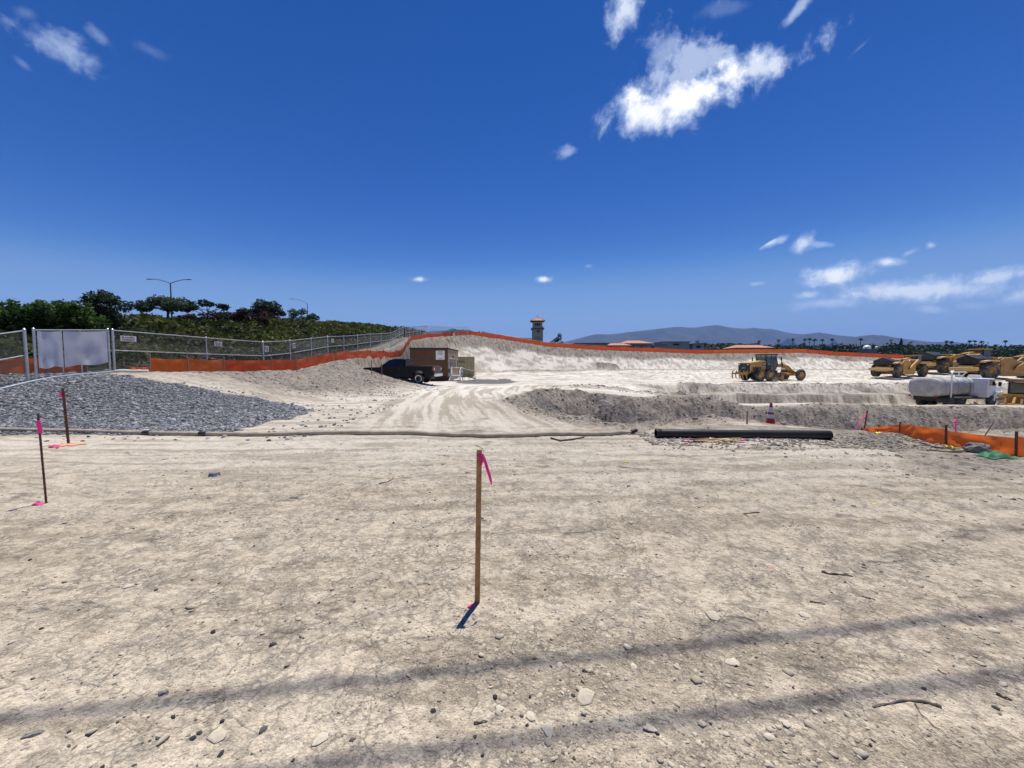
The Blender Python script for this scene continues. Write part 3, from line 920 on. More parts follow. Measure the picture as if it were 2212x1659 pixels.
# crumpled loose end, then the long run up the bank
silt('silt_fence', 'long orange fabric barrier running uphill in front of the chain link fence',
     [(-16.4, 17.45), (-15.9, 18.9), (-15.4, 20.6), (-14.6, 23.4), (-14.1, 25.2), (-14.3, 28), (-14.7, 34), (-14.4, 41), (-14.3, 50), (-14.8, 57), (-14.6, 66), (-13.6, 76), (-12.3, 80.5)],
     2.5, .70, .92, lambda p: 'orange' if p.y < 21.6 else 'orange_red', seed=11)
cl = cloth('fabric_heap', gz(-17.1, 17.2), gz(-16.42, 17.42), .22, -.03, 'orange', None, 14, 5, .16, 44, follow=True)
tag(cl, 'crumpled orange fabric end lying on the ground left of the barrier', 'fabric')
cy = lambda x: float(crest_y(x)) - .2
silt('silt_fence', 'bright orange fabric barrier along the whole top of the far cut slope',
     [(-12.0, 81.2)] + [(x, cy(x)) for x in range(-9, 112, 6)], 2.6, .86, 1.0,
     lambda p: 'orange' if 46 < p.x < 66 else 'orange_red', seed=70, nu=6, nv=3)

# ------------------------------------------------------------------ wire fence past the crest
wf = thing('wire_fence', 'thin wire fence on dark metal posts beyond the far orange barrier', 'fence')
WP = []
for k, x in enumerate(range(-6, 62, 4)):
    y = 92.5; z = H(x, y)
    top = z + 2.3
    MB().cyl((x, y, z - .2), (x, y, top), .045, n=6).build('post', 'lamp', wf)
    WP.append(Vector((x, y, top - .1)))
for dz in (0, .7, 1.4):
    MB().tube([p - Vector((0, 0, dz)) for p in WP], .008, 4).build('wire', 'wire', wf)

# ------------------------------------------------------------------ survey stakes with tape
def strip(name, pts, wdir, w, m, parent, th=.0012):
    V, F = [], []
    wd = Vector(wdir).normalized()
    for k, p in enumerate(pts):
        p = Vector(p); ww = w[k] if isinstance(w, (list, tuple)) else w
        d = (Vector(pts[min(k + 1, len(pts) - 1)]) - Vector(pts[max(k - 1, 0)])).normalized()
        n = d.cross(wd).normalized() * th
        V += [p - wd * ww / 2 - n, p + wd * ww / 2 - n, p + wd * ww / 2 + n, p - wd * ww / 2 + n]
    for k in range(len(pts) - 1):
        a = 4 * k
        F += [(a + i, a + (i + 1) % 4, a + 4 + (i + 1) % 4, a + 4 + i) for i in range(4)]
    F += [(0, 1, 2, 3), (4 * len(pts) - 1, 4 * len(pts) - 2, 4 * len(pts) - 3, 4 * len(pts) - 4)]
    b = MB(); b.v = [tuple(v) for v in V]; b.f = F
    return b.build(name, m, parent, smooth=60)

b0 = at(1031, 1301)
st = thing('survey_stake', 'tall brown wooden stake with a pink ribbon tied near its top', 'stake', b0, R(4), ry=R(1.0), rx=R(-.6))
MB().box((0, 0, .475), (.037, .017, 1.25)).build('post', 'wood', st, .0015)
MB().box((0, 0, 1.062), (.0395, .0195, .024)).build('ribbon_band', 'pink', st, .001)
MB().box((.020, -.013, 1.066), (.020, .014, .022), rot=(0, .4, .3)).build('ribbon_knot', 'pink', st, .004)
strip('ribbon_loop', [(.018, -.016, 1.066), (.012, -.020, 1.05), (.006, -.022, 1.02), (.007, -.020, .995), (.014, -.018, .988), (.020, -.018, 1.0), (.022, -.018, 1.03), (.022, -.016, 1.06)], (.5, .8, 0), .010, 'pink', st)
strip('ribbon_loop', [(.022, -.016, 1.066), (.030, -.020, 1.055), (.034, -.022, 1.03), (.030, -.02, 1.015), (.024, -.018, 1.03), (.022, -.016, 1.06)], (.3, .9, .1), .010, 'pink', st)
strip('ribbon_tail', [(.022, -.016, 1.066), (.032, -.022, 1.05), (.046, -.026, 1.01), (.060, -.030, .965), (.075, -.03, .92), (.084, -.026, .885), (.088, -.02, .855)], (1, .25, .18), [.016, .019, .020, .021, .020, .018, .006], 'pink', st)
strip('ribbon_scrap', [(-.02, -.03, .006), (-.035, -.045, .012), (-.05, -.05, .007), (-.062, -.064, .012)], (.7, -.7, .2), .022, 'pink', st)

def flag_stake(name, label, px, py, hgt, r, m, lean, flag, group=None):
    p = at(px, py)
    s = thing(name, label, 'stake', p, 0, group, ry=lean)
    b = MB().cyl((0, 0, -.1), (0, 0, hgt), r, n=8)
    for k in range(int(hgt / .06)):
        b.cyl((0, 0, k * .06), (0, 0, k * .06 + .012), r * 1.25, n=8)
    b.build('bar', m, s)
    z0, z1, w, side = flag
    strip('flag', [(side * .008, -.012, z1), (side * .02, -.018, z1 - .03), (side * .024, -.016, (z0 + z1) / 2), (side * .03, -.02, z0)], (1, .2, 0), [w * .35, w, w * 1.05, w * 1.1], 'pink', s)
    return s
flag_stake('rebar_stake', 'thin rusty rod with a long bright pink flag, nearest the picture edge', 100, 1087, 1.10, .010, 'rust', R(-1.6), (.86, 1.02, .045, 1))
flag_stake('rebar_stake', 'thicker rusty rod with a short pink flag beside the gravel', 148, 958, 1.19, .022, 'rust', R(-2.4), (1.0, 1.13, .05, -1.6))
# paint and tape on the ground by the second rod
pm = at(146, 961)
V = [(pm.x, pm.y, 0)]
for k in range(28):
    t = 2 * PI * k / 28
    rr = .25 * (1 + .5 * math.sin(3 * t + 1) * math.sin(5 * t))
    V.append((pm.x + rr * math.cos(t), pm.y + .75 * rr * math.sin(t), 0))
V = [(x, y, H(x, y) + .012) for x, y, z in V]
o = link('paint_mark', mesh_np('paint_mark', V, [(0, 1 + k, 1 + (k + 1) % 28) for k in range(28)], MT['paint']), kind='structure', label='orange marking paint sprayed round the foot of the rod')
q = at(118, 966)
o = strip('tape_scrap', [(q.x - .1, q.y, q.z + .02), (q.x, q.y - .03, q.z + .05), (q.x + .09, q.y, q.z + .02), (q.x + .16, q.y - .1, q.z + .03)], (0, 1, .3), .06, 'pink', None)
tag(o, 'loose pink tape scrap on the orange paint mark', 'tape')
q = at(83, 1090)
o = strip('tape_scrap', [(q.x - .06, q.y, q.z + .01), (q.x, q.y - .02, q.z + .03), (q.x + .05, q.y, q.z + .01)], (0, 1, .3), .05, 'pink', None)
tag(o, 'small pink tape scrap lying in the shadow of the thin rod', 'tape')

def lath(name, label, base, hgt, w=.035, m='greywood', lean=(0, 0), top=None):
    s = thing(name, label, 'stake', base, 0, rx=lean[0], ry=lean[1])
    MB().box((0, 0, hgt / 2 - .08), (w, w * .5, hgt + .16)).build('post', m, s, smooth=0)
    if top:
        MB().box((0, 0, hgt - .05), (w * 1.6, w * .9, .10)).build('tape', top, s, .006)
    return s
lath('wooden_stake', 'wooden stake on the dirt mound left of the pickup bonnet, pink tipped', gpt(803, 28.4), 1.05, .05, 'greywood', top='pink')
lath('wooden_stake', 'plain wooden stake on the dirt mound before the pickup windscreen', gpt(825, 28.6), 1.0, .045)
lath('wooden_stake', 'leaning wooden stake on the bank below the orange barrier', gpt(726, 31.0), 1.2, .05, lean=(0, R(3)))
lath('wooden_stake', 'short grey stake standing behind the black pipe', gpt(1617, 11.2), .38, .04)
for k, (px, hh, lab) in enumerate(((1904, .22, 'stub of wooden stake at the tip of the near orange barrier'), (1937, .22, 'second short stake behind the tip of the near orange barrier'),)):
    lath('wooden_stake', lab, gpt(px, 11.2 + .2 * k), hh, .035, 'rust')

# ------------------------------------------------------------------ near barrier at the edge of the pit, with rock and tarp
NP = [(9.85, 10.75), (9.5, 9.35), (9.22, 8.1), (9.4, 7.1), (9.95, 6.1)]
silt('silt_fence', 'low orange fabric barrier beside the pit with a rock leaning on it', NP, 1.2, .37, .44, 'orange', 'rust', wr=.06, nu=16, nv=7, seed=90, taper=(.22, .62, .95, 1), sw=.028)
pk = thing('pink_lath', 'leaning lath with a fluttering pink tape at the pit corner', 'stake', gz(10.15, 11.0), 0, ry=R(6))
MB().box((0, 0, .25), (.03, .02, .66)).build('post', 'rust', pk, smooth=0)
strip('tape', [(0, 0, .5), (-.08, -.02, .40), (-.17, -.03, .28), (-.22, -.02, .16), (-.25, 0, .02)], (.5, 1, .3), .05, 'pink', pk)
pk2 = thing('pink_lath', 'small lath with pink tape standing behind the near orange barrier', 'stake', gz(10.7, 9.2), 0, ry=R(-3))
MB().box((0, 0, .17), (.022, .016, .5)).build('post', 'pink', pk2, smooth=0)
strip('tape', [(0, 0, .38), (-.04, -.02, .36), (-.07, -.02, .30)], (0, 1, .2), .04, 'pink', pk2)
o = MB().tube([gz(11.4, 9.2) + Vector((.03 * k, 0, .05 * k)) for k in range(8)], [.014, .012, .012, .01, .01, .008, .006, .004], 5).build('dry_twig', 'stick')
tag(o, 'bare dry twig sticking up behind the near orange barrier', 'twig')

def rock(name, label, p, size, flat, m='rock', seed=0, cat='rock', sub=3, rz=0, amp=.22):
    bm_ = bmesh.new()
    bmesh.ops.create_icosphere(bm_, subdivisions=sub, radius=1.0)
    for v in bm_.verts:
        c = v.co
        k = 1 + amp * float(fbm(np.array([c.x * 1.4 + seed]), np.array([c.y * 1.4 + c.z * 2.1 + seed]), seed, 3)[0]) * 1.5
        for ax in range(3):
            c[ax] = math.copysign(abs(c[ax]) ** .8, c[ax])
        v.co = c * k
    me = bpy.data.meshes.new(name); bm_.to_mesh(me); bm_.free()
    me.materials.append(MT[m] if isinstance(m, str) else m)
    o = link(name, me)
    o.scale = (size, size * .8, size * flat); o.location = (p[0], p[1], p[2] + size * flat * .55); o.rotation_euler = (0, .1, rz)
    return tag(o, label, cat)
q = at(2112, 978)
rock('boulder', 'rough grey boulder standing before the near orange barrier', q, .20, .62, seed=4, rz=.3)
# green tarp
tp = at(2150, 989)
V, F, n = [], [], 18
for j in range(n):
    for i in range(n):
        u, v = i / (n - 1) * 2 - 1, j / (n - 1) * 2 - 1
        x, y = tp.x + u * .25, tp.y + v * .15
        e = max(0, 1 - (u * u + v * v))
        V.append((x, y, H(x, y) + .015 + .085 * e ** .6 * (1 + .6 * float(pn(u * 2.5 + 3, v * 2.5))) + .02 * abs(float(pn(u * 7, v * 7)))))
for j in range(n - 1):
    for i in range(n - 1):
        a = j * n + i; F.append((a, a + 1, a + n + 1, a + n))
tag(link('tarp', mesh_np('tarp', V, F, MT['tarp'], True)), 'crumpled bright green tarp in front of the grey boulder', 'tarp')
o = strip('tarp_strap', [gz(9.12 + .03 * k, 7.0 - .05 * k) + Vector((0, 0, .02)) for k in range(9)], (0, 1, .2), .05, 'tarp', None)
tag(o, 'green tarp strip trailing off to the picture edge', 'tarp')
for k, (a, b_, lab) in enumerate((((1955, 951), (1975, 955), 'yellow tape scrap at the foot of the barrier by the pit'),
                                  ((2040, 965), (2065, 970), 'yellow tape length lying before the grey boulder'),
                                  ((1893, 937), (1905, 937), 'yellow tape end at the tip of the near barrier'))):
    p, q = at(*a), at(*b_)
    pts = [p.lerp(q, t / 6) for t in range(7)]
    pts = [Vector((c.x, c.y, H(c.x, c.y) + .02 + .02 * math.sin(i * 2.1))) for i, c in enumerate(pts)]
    tag(strip('caution_tape', pts, (0, 1, .4), .06, 'caution', None), lab, 'tape')
for k, (a, b_, r, lab) in enumerate((((1985, 958), (2062, 974), .014, 'long thin pole lying along the foot of the near barrier'),
                                     ((2002, 975), (2092, 977), .012, 'thin straight rod on the ground left of the boulder'))):
    p, q = at(*a), at(*b_)
    o = MB().tube([gz(p.lerp(q, t / 8).x, p.lerp(q, t / 8).y) + Vector((0, 0, r + .01)) for t in range(9)], r, 6).build('pole', 'stick')
    tag(o, lab, 'pole')

# ------------------------------------------------------------------ hose
hp = [(-40, 931), (0, 932), (150, 933), (318, 940), (480, 942), (560, 943), (640, 940), (700, 939), (830, 938), (930, 941), (1000, 944), (1090, 946), (1150, 943), (1200, 941), (1260, 941), (1300, 942), (1340, 939), (1372, 935)]
pts = []
for a, b_ in zip(hp[:-1], hp[1:]):
    for t in (0, .25, .5, .75):
        p = at(a[0] + (b_[0] - a[0]) * t, a[1] + (b_[1] - a[1]) * t)
        pts.append(p)
ys = np.array([p.y for p in pts]); ys = np.convolve(np.pad(ys, 3, 'edge'), np.ones(7) / 7, 'valid')
pts = [Vector((p.x * y / p.y, y, H(p.x * y / p.y, y) + .045)) for p, y in zip(pts, ys)]
hr = [.052 * (1 + .06 * math.sin(k * 1.7)) for k in range(len(pts))]
hr[-1], hr[-2], hr[-3] = .022, .032, .045
hs = thing('layflat_hose', 'long tan hose lying right across the dirt before the gravel', 'hose')
MB().tube(pts, hr, 12).build('hose_body', 'hose', hs)
for px in (318, 452):
    k = min(range(len(pts) - 1), key=lambda i: abs(1106 + pts[i].x / pts[i].y * FPX - px))
    d = (pts[k + 1] - pts[k]).normalized()
    MB().cyl(pts[k] - d * .09, pts[k] + d * .09, .063, n=14).build('coupling', 'black', hs)
d = (pts[-1] - pts[-2]).normalized()
MB().cyl(pts[-1], pts[-1] + d * .16 + Vector((0, 0, .03)), .05, n=12).build('end_fitting', 'machblack', hs)
pb = [at(px, py) for px, py in ((1190, 948), (1210, 954), (1235, 951), (1262, 946))]
o = MB().tube([p + Vector((0, 0, .02)) for p in pb], [.02, .022, .02, .012], 6).build('bent_stick', 'stick')
tag(o, 'dark bent stick curving out from under the tan hose', 'stick')

# ------------------------------------------------------------------ black pipe, laths and traffic cone
pa, pb = at(1420, 947), at(1800, 951)
pr = .105
pa = Vector((pa.x, pa.y + .1, H(pa.x, pa.y + .1) + pr - .01)); pb = Vector((pb.x, pb.y + .1, H(pb.x, pb.y + .1) + pr - .01))
pp = thing('drain_pipe', 'long smooth black plastic pipe lying on rubble at the pit edge', 'pipe')
ax = (pb - pa).normalized()
zz = max(H(pa.x + (pb.x - pa.x) * t, pa.y + (pb.y - pa.y) * t) - (pa.z + (pb.z - pa.z) * t - pr) for t in np.linspace(0, 1, 12))
up = Vector((0, 0, max(0, zz - .04)))
pa, pb = pa + up, pb + up
Mx = ax.to_track_quat('Z', 'Y').to_matrix().to_4x4(); Mx.translation = pa
L = (pb - pa).length
prof = [(pr * .86, 0), (pr, 0), (pr, L), (pr * .86, L), (pr * .86, L - .25)]
b = MB(); b.lathe([(pr * .86, .25), (pr * .86, 0), (pr * 1.0, 0), (pr, L), (pr * .86, L), (pr * .86, L - .3)], (0, 0, 0), 'z', 28)
b.v = [tuple(Mx @ Vector(v)) for v in b.v]
b.build('pipe_barrel', 'pipe', pp)
b = MB(); b.lathe([(pr * 1.0, .0), (pr * 1.09, 0), (pr * 1.09, .10), (pr * 1.0, .12)], (0, 0, 0), 'z', 28)
b.v = [tuple(Mx @ Vector(v)) for v in b.v]
b.build('pipe_socket', 'pipe', pp)
for k, (a, c, m) in enumerate((((1482, 957), (1545, 951), 'palewood'), ((1490, 953), (1600, 949), 'palewood'), ((1500, 956), (1608, 955), 'palewood'), ((1545, 960), (1575, 952), 'palewood'), ((1490, 957), (1530, 953), 'rust'))):
    p, q = at(*a), at(*c)
    lab = ['slanting pale lath at the near end of the heap below the black pipe', 'pale lath lying flush under the black pipe', 'pale lath with a pink end lying lowest before the black pipe',
           'short pale lath crossing the others below the black pipe', 'dark reddish lath among the pale ones below the black pipe'][k]
    s = thing('lath', lab, 'lath', (0, 0, 0), group=None)
    mid, d = (p + q) / 2, (q - p)
    z0 = max(H(p.lerp(q, t).x, p.lerp(q, t).y) for t in np.linspace(0, 1, 7)) + .012 + .014 * k
    s.location = (mid.x, mid.y, z0); s.rotation_euler = (0, 0, math.atan2(d.y, d.x))
    MB().box((0, 0, 0), (d.length, .036, .014)).build('strip', m, s, smooth=0)
    if k in (0, 2): MB().box((d.length * (.46 if k == 2 else -.46), 0, .002), (.12, .046, .024)).build('tape_end', 'pink', s, .004)

cp = gpt(1668, 12.6)
cn = thing('traffic_cone', 'orange traffic cone with two white bands behind the black pipe', 'cone', (cp.x, cp.y, cp.z), R(10))
MB().box((0, 0, .015), (.36, .36, .03)).build('base', 'cone', cn, .01)
def cr(z): return .135 - (.135 - .032) * (z - .03) / .68
for z0, z1, m, nm, e in ((.03, .20, 'cone', 'body', 0), (.20, .33, 'conewhite', 'reflective_band', .002), (.33, .40, 'cone', 'body_ring', 0), (.40, .56, 'conewhite', 'reflective_band', .002), (.56, .70, 'cone', 'tip', 0)):
    b = MB().lathe([(cr(z0) + e, z0), (cr(z1) + e, z1)] + ([(.02, z1 + .012), (.001, z1 + .012)] if nm == 'tip' else []), (0, 0, 0), 'z', 24)
    b.build(nm, m, cn)
# ------------------------------------------------------------------ wheels
def wheel(parent, c, r, w, rimr, side, m_rim='chrome', m_tyre='rubber', lugs=0, name='wheel', n=28, rings=True, disc=.5):
    "axle along local y; side = -1 or +1 is the outer face"
    b = MB()
    o = side
    b.lathe([(.02, o * w * .30), (rimr * .35, o * w * .32), (rimr * .55, o * w * .22), (rimr * .80, o * w * .20), (rimr * .90, o * w * .42), (rimr, o * w * .46), (rimr * 1.02, o * w * .40), (rimr * .98, -o * w * .4)], c, 'y', n)
    wh = b.build(name, m_rim, parent)
    t = MB()
    t.lathe([(rimr * .98, -w * .42), (r * .80, -w * .5), (r * .95, -w * .46), (r, -w * .34), (r, w * .34), (r * .95, w * .46), (r * .80, w * .5), (rimr * .98, w * .42), (rimr * .96, w * .30)], c, 'y', n)
    if lugs:
        for k in range(lugs):
            a = 2 * PI * k / lugs
            for s2 in (-1, 1):
                M = Matrix.Translation(c) @ Matrix.Rotation(-a - s2 * PI / lugs * .5, 4, 'Y') @ Matrix.Translation((r * .995, s2 * w * .22, 0))
                t.box((0, 0, 0), (r * .06, w * .44, r * PI / lugs * .75), rot=(s2 * .35, 0, 0), M=M)
    ty = t.build('tyre', m_tyre, wh)
    return wh

def arch(cx, cz, r, a0=0, a1=180, n=9):
    return [(cx + r * math.cos(R(a0 + (a1 - a0) * k / n)), cz + r * math.sin(R(a0 + (a1 - a0) * k / n))) for k in range(n + 1)]

# ------------------------------------------------------------------ pickup truck (x forward)
def pickup(loc, rz):
    t = thing('pickup_truck', 'black pickup truck parked behind the dirt mound beside the brown trailer', 'pickup truck', loc, rz)
    W2 = .98
    xr, xf = -1.75, 1.85                                     # axle positions
    # lower body with wheel arches
    prof = [(-2.95, .62), (-2.95, 1.02), (-2.90, 1.30), (.55, 1.30), (2.55, 1.24), (2.85, 1.10), (2.92, .80), (2.90, .48)]
    prof += [(xf + .52, .48)] + arch(xf, .52, .50, 0, 180)[0:] + [(xf - .52, .48), (xr + .52, .48)] + arch(xr, .52, .50, 0, 180) + [(xr - .52, .52)]
    MB().prism(prof, -W2, W2).build('body', 'truck', t, .035)
    # bed: inner well, rails
    MB().rng(-2.82, -.72, -.80, .80, 1.26, 1.315).build('bed_floor', 'machblack', t)
    for s_ in (-1, 1):
        MB().rng(-2.93, -.70, s_ * .90 - .07, s_ * .90 + .07, 1.29, 1.40).build('bed_rail', 'black', t, .02)
    MB().rng(-2.97, -2.86, -.90, .90, .80, 1.40).build('tailgate', 'truck', t, .02)
    # cab
    lo = [(-.72, 1.28), (-.66, 1.92), (.20, 1.93), (.62, 1.84), (1.38, 1.28)]
    MB().prism(lo, -.92, 0, pts2=[(-.72, 1.28), (-.66, 1.94), (.20, 1.95), (.62, 1.86), (1.38, 1.28)]).prism([(-.72, 1.28), (-.66, 1.94), (.20, 1.95), (.62, 1.86), (1.38, 1.28)], 0, .92, pts2=lo)
    cabv = MB()
    def sect(y, k): return [(x, y * (1 - .16 * max(0, z - 1.28) / .66) , z) for x, z in lo]
    L_, R_ = sect(-.94, 0), sect(.94, 0)
    n = len(lo)
    cabv.add(L_ + R_, [(i, (i + 1) % n, n + (i + 1) % n, n + i) for i in range(n)] + [tuple(range(n))[::-1], tuple(range(n, 2 * n))])
    cabv.build('cab', 'truck', t, .05)
    for s_ in (-1, 1):
        def yy(z): return s_ * (.945 * (1 - .16 * (z - 1.28) / .66) + .004)
        for pts, nm in ((((-.56, 1.33), (-.53, 1.82), (.02, 1.83), (.02, 1.33)), 'side_window'), (((.08, 1.33), (.08, 1.83), (.52, 1.78), (1.12, 1.33)), 'side_window')):
            MB().add([(x, yy(z), z) for x, z in pts] + [(x, yy(z) - s_ * .02, z) for x, z in pts], [(0, 1, 2, 3), (7, 6, 5, 4), (0, 1, 5, 4), (1, 2, 6, 5), (2, 3, 7, 6), (3, 0, 4, 7)]).build(nm, 'glass', t, smooth=0)
        MB().box((1.10, s_ * 1.06, 1.36), (.12, .20, .17)).build('wing_mirror', 'black', t, .03)
        MB().box((-.25, s_ * .99, 1.14), (.20, .03, .035)).build('door_handle', 'black', t, .01)
        MB().prism([(-2.96, .98), (-2.99, 1.30), (-2.86, 1.33), (-2.80, .98)], s_ * .86, s_ * .995).build('tail_light', 'redlens', t, .01)
        MB().prism([(-2.995, 1.04), (-2.995, 1.22), (-2.96, 1.22), (-2.96, 1.04)], s_ * .80, s_ * .97).build('reversing_light', 'amber', t)
        MB().box((2.84, s_ * .74, 1.0), (.12, .34, .18)).build('headlight', 'amber', t, .02)
    MB().add([(-.715, -.72, 1.42), (-.715, .72, 1.42), (-.675, .66, 1.84), (-.675, -.66, 1.84)], [(0, 1, 2, 3)]).build('rear_window', 'glass', t)
    MB().add([(1.26, -.80, 1.385), (1.26, .80, 1.385), (.67, .70, 1.81), (.67, -.70, 1.81)], [(0, 1, 2, 3)]).build('windscreen', 'glass', t)
    MB().add([(-.55, -.805, 1.50), (-.37, -.805, 1.50), (-.37, -.79, 1.70), (-.55, -.79, 1.70)], [(0, 1, 2, 3)])
    MB().rng(-3.12, -2.94, -.92, .92, .56, .80).build('rear_bumper', 'chrome', t, .04)
    MB().rng(2.86, 3.02, -.92, .92, .50, .78).build('front_bumper', 'black', t, .04)
    MB().rng(-2.6, 2.5, -.45, .45, .36, .50).build('chassis', 'machblack', t)
    for x in (xr, xf):
        for s_ in (-1, 1):
            wh = wheel(t, (x, s_ * .86, .41), .41, .28, .25, s_, 'machblack')
            MB().lathe([(.205, s_ * .130), (.25, s_ * .142), (.262, s_ * .135), (.25, s_ * .12)], (x, s_ * .86, .41), 'y', 28).build('rim_ring', 'chrome', wh)
    return t
TR0 = at(905, 829)
heading = PI - R(6)
fx, fy = math.cos(heading), math.sin(heading)
lx, ly = -fy, fx                                             # left of the truck
# near rear wheel (left side, towards the camera) stands on the seen spot
ctr = Vector((TR0.x + 1.75 * fx - .86 * lx, TR0.y + 1.75 * fy - .86 * ly, 0))
ctr.z = H(ctr.x, ctr.y) + .0
zt = [H(ctr.x + a * fx + b_ * lx, ctr.y + a * fy + b_ * ly) for a in (-1.75, 1.85) for b_ in (-.86, .86)]
ctr.z = max(zt[0], zt[1])
pickup(ctr, heading)

# ------------------------------------------------------------------ office trailer
def trailer():
    y0 = 46.0
    a = pt(886, 819, y0); x0, x1 = a.x, pt(968, 819, y0).x
    z0 = min(H(x0, y0), H(x1, y0))
    w, dp, zt = x1 - x0, 8.6, pt(900, 752, y0).z
    t = thing('office_trailer', 'brown site office trailer with a white sign, standing beside the pickup', 'trailer', (x0, y0, z0))
    h = zt - z0
    MB().rng(0, w, 0, dp, .62, h - .10).build('wall', 'brown', t, .02)
    for k in range(int(w / .3)):
        MB().rng(.15 + k * .3, .162 + k * .3, -.012, 0, .64, h - .12).build('siding_batten', 'brown', t, smooth=0)
    MB().rng(-.08, w + .08, -.10, dp + .08, h - .10, h + .05).build('roof', 'browntrim', t, .02)
    MB().rng(.05, w - .05, .05, dp - .05, .05, .62).build('skirting', 'browntrim', t)
    for k in (0, 1, 2):
        MB().rng(.3 + k * (w - .8) / 2, .7 + k * (w - .8) / 2, .2, .6, 0, .62).build('support_block', 'rock', t)
    # right-hand wall: tan, with door and windows
    MB().rng(w, w + .03, -.01, dp + .01, .58, h - .14).build('side_panel', 'tansiding', t)
    for (y, ww, zlo, zhi, nm) in ((.7, .95, 1.55, 2.75, 'window'), (3.3, .5, 1.55, 2.75, 'window'), (4.6, .9, 1.55, 2.75, 'window'), (6.9, .8, 1.55, 2.75, 'window')):
        win = MB().rng(w + .02, w + .07, y, y + ww, zlo, zhi).build(nm, 'white', t)
        MB().rng(w + .05, w + .085, y + .07, y + ww - .07, zlo + .07, zhi - .07).build('pane', 'glass', win)
    d = MB().rng(w + .02, w + .08, 1.95, 2.85, .72, 2.85).build('door', 'white', t, .01)
    MB().rng(w + .075, w + .10, 2.05, 2.75, 1.75, 2.70).build('pane', 'glass', d)
    MB().cyl((w + .08, 2.02, 1.65), (w + .16, 2.02, 1.65), .03, n=8).build('handle', 'alum', d)
    MB().rng(w + .02, w + .22, 3.0, 3.25, 2.85, 3.05).build('lamp', 'machblack', t)
    MB().rng(w + .02, w + .16, .12, .34, 1.0, 1.45).build('meter_box', 'browntrim', t)
    # steps and landing
    s = thing('entry_stairs', 'grey metal steps with white handrails at the trailer door', 'stairs', (x0 + w, y0, z0))
    MB().rng(.12, 1.35, 1.2, 3.3, .58, .66).build('landing', 'alum', s)
    for k in range(4):
        MB().rng(.15, 1.32, -.05 + .30 * k, .27 + .30 * k, .12 + .14 * k, .165 + .14 * k).build('tread', 'alum', s)
    for xx in (.13, 1.34):
        MB().prism([(-.1, 0), (-.1, .14), (1.2, .66), (3.3, .66), (3.3, .52), (1.25, .52), (.2, 0)], xx - .02, xx + .02, axis='x').build('stringer', 'alum', s)
    MB().tube([(1.34, -.05, .1), (1.34, -.05, 1.0), (1.34, 1.25, 1.58), (1.34, 3.28, 1.58), (1.34, 3.28, .6)], .03, 8).build('handrail', 'white', s)
    MB().tube([(1.34, 0, .62), (1.34, 1.25, 1.12), (1.34, 3.28, 1.12)], .022, 8).build('handrail', 'white', s)
    MB().tube([(.16, 3.28, 1.58), (1.34, 3.28, 1.58)], .03, 8).build('handrail', 'white', s)
    for yy in (1.25, 2.3):
        MB().cyl((1.34, yy, .6), (1.34, yy, 1.58), .025, n=8).build('baluster', 'white', s)
    for xx, yy in ((.2, 3.2), (1.3, 3.2), (.2, 1.3), (1.3, 1.3)):
        MB().cyl((xx, yy, 0), (xx, yy, .6), .03, n=8).build('leg', 'alum', s)
    # ramp rail beyond
    rp = thing('access_ramp', 'dark metal ramp with white railing behind the trailer steps', 'ramp', (x0 + w, y0, H(x0 + w + 1.5, y0 + 4)))
    MB().prism([(1.5, .58), (1.5, .66), (3.0, .30), (3.0, .22)], 2.0, 3.3).build('deck', 'machblack', rp)
    for yy in (2.0, 3.3):
        MB().tube([(1.5, yy, 0), (1.5, yy, 1.55), (3.0, yy, 1.2), (3.0, yy, 0)], .028, 8).build('railing', 'white' if yy < 3 else 'lamp', rp)
        MB().cyl((2.25, yy, 0), (2.25, yy, 1.35), .022, n=8).build('baluster', 'lamp', rp)
    # signboard on the brown wall
    sw, sh = w * .232, .232 * w * 1.02
    sx = w * .80
    zc = h - .30 - sh / 2
    sign('white square company board with dark lettering on the brown trailer wall', (x0 + sx, y0 - .03, z0 + zc), sw, sh, 0,
         [(sh * .36, -sw * .24, sw * .22, sh * .13, 'ink'), (sh * .18, -sw * .38, sw * .36, sh * .055, 'ink'), (sh * .085, -sw * .16, sw * .16, sh * .05, 'ink'), (-sh * .36, -sw * .26, sw * .26, sh * .035, 'ink'), (-sh * .42, -sw * .26, sw * .26, sh * .03, 'ink')], name='company_sign')
trailer()

def container():
    y0 = 57.5
    p0, p1 = pt(966, 806, y0), pt(1024, 806, y0)
    z0 = H(p1.x, y0); w = p1.x - p0.x; h = pt(1000, 770.5, y0).z - z0
    t = thing('storage_container', 'beige corrugated storage container behind the brown trailer', 'container', (p0.x, y0, z0), R(1.5))
    b = MB(); n = int(w / .14)
    pts = []
    for k in range(n + 1):
        x = .12 + (w - .24) * k / n
        pts.append((x, 0 if (k // 2) % 2 else .035))
    pts += [(w - .12, .10), (.12, .10)]
    b.prism(pts, .16, h - .12, axis='z').build('corrugated_wall', 'contain', t, smooth=0)
    MB().rng(.06, w - .06, .10, 2.4, .14, h - .03).build('shell', 'contain', t)
    for z, hh in ((.08, .16), (h - .06, .12)):
        MB().rng(0, w, -.015, .12, z - hh / 2, z + hh / 2).build('rail', 'contain', t, .01)
    for x in (.06, w - .06):
        MB().rng(x - .07, x + .07, -.02, .14, 0, h).build('corner_post', 'contain', t, .01)
    b = MB(); x = w * .40
    for k in range(7):
        b.rng(x, x + .10, -.006, .0, h * .70, h * .80); x += .16
    b.build('faded_lettering', 'lamp', t, smooth=0)
container()

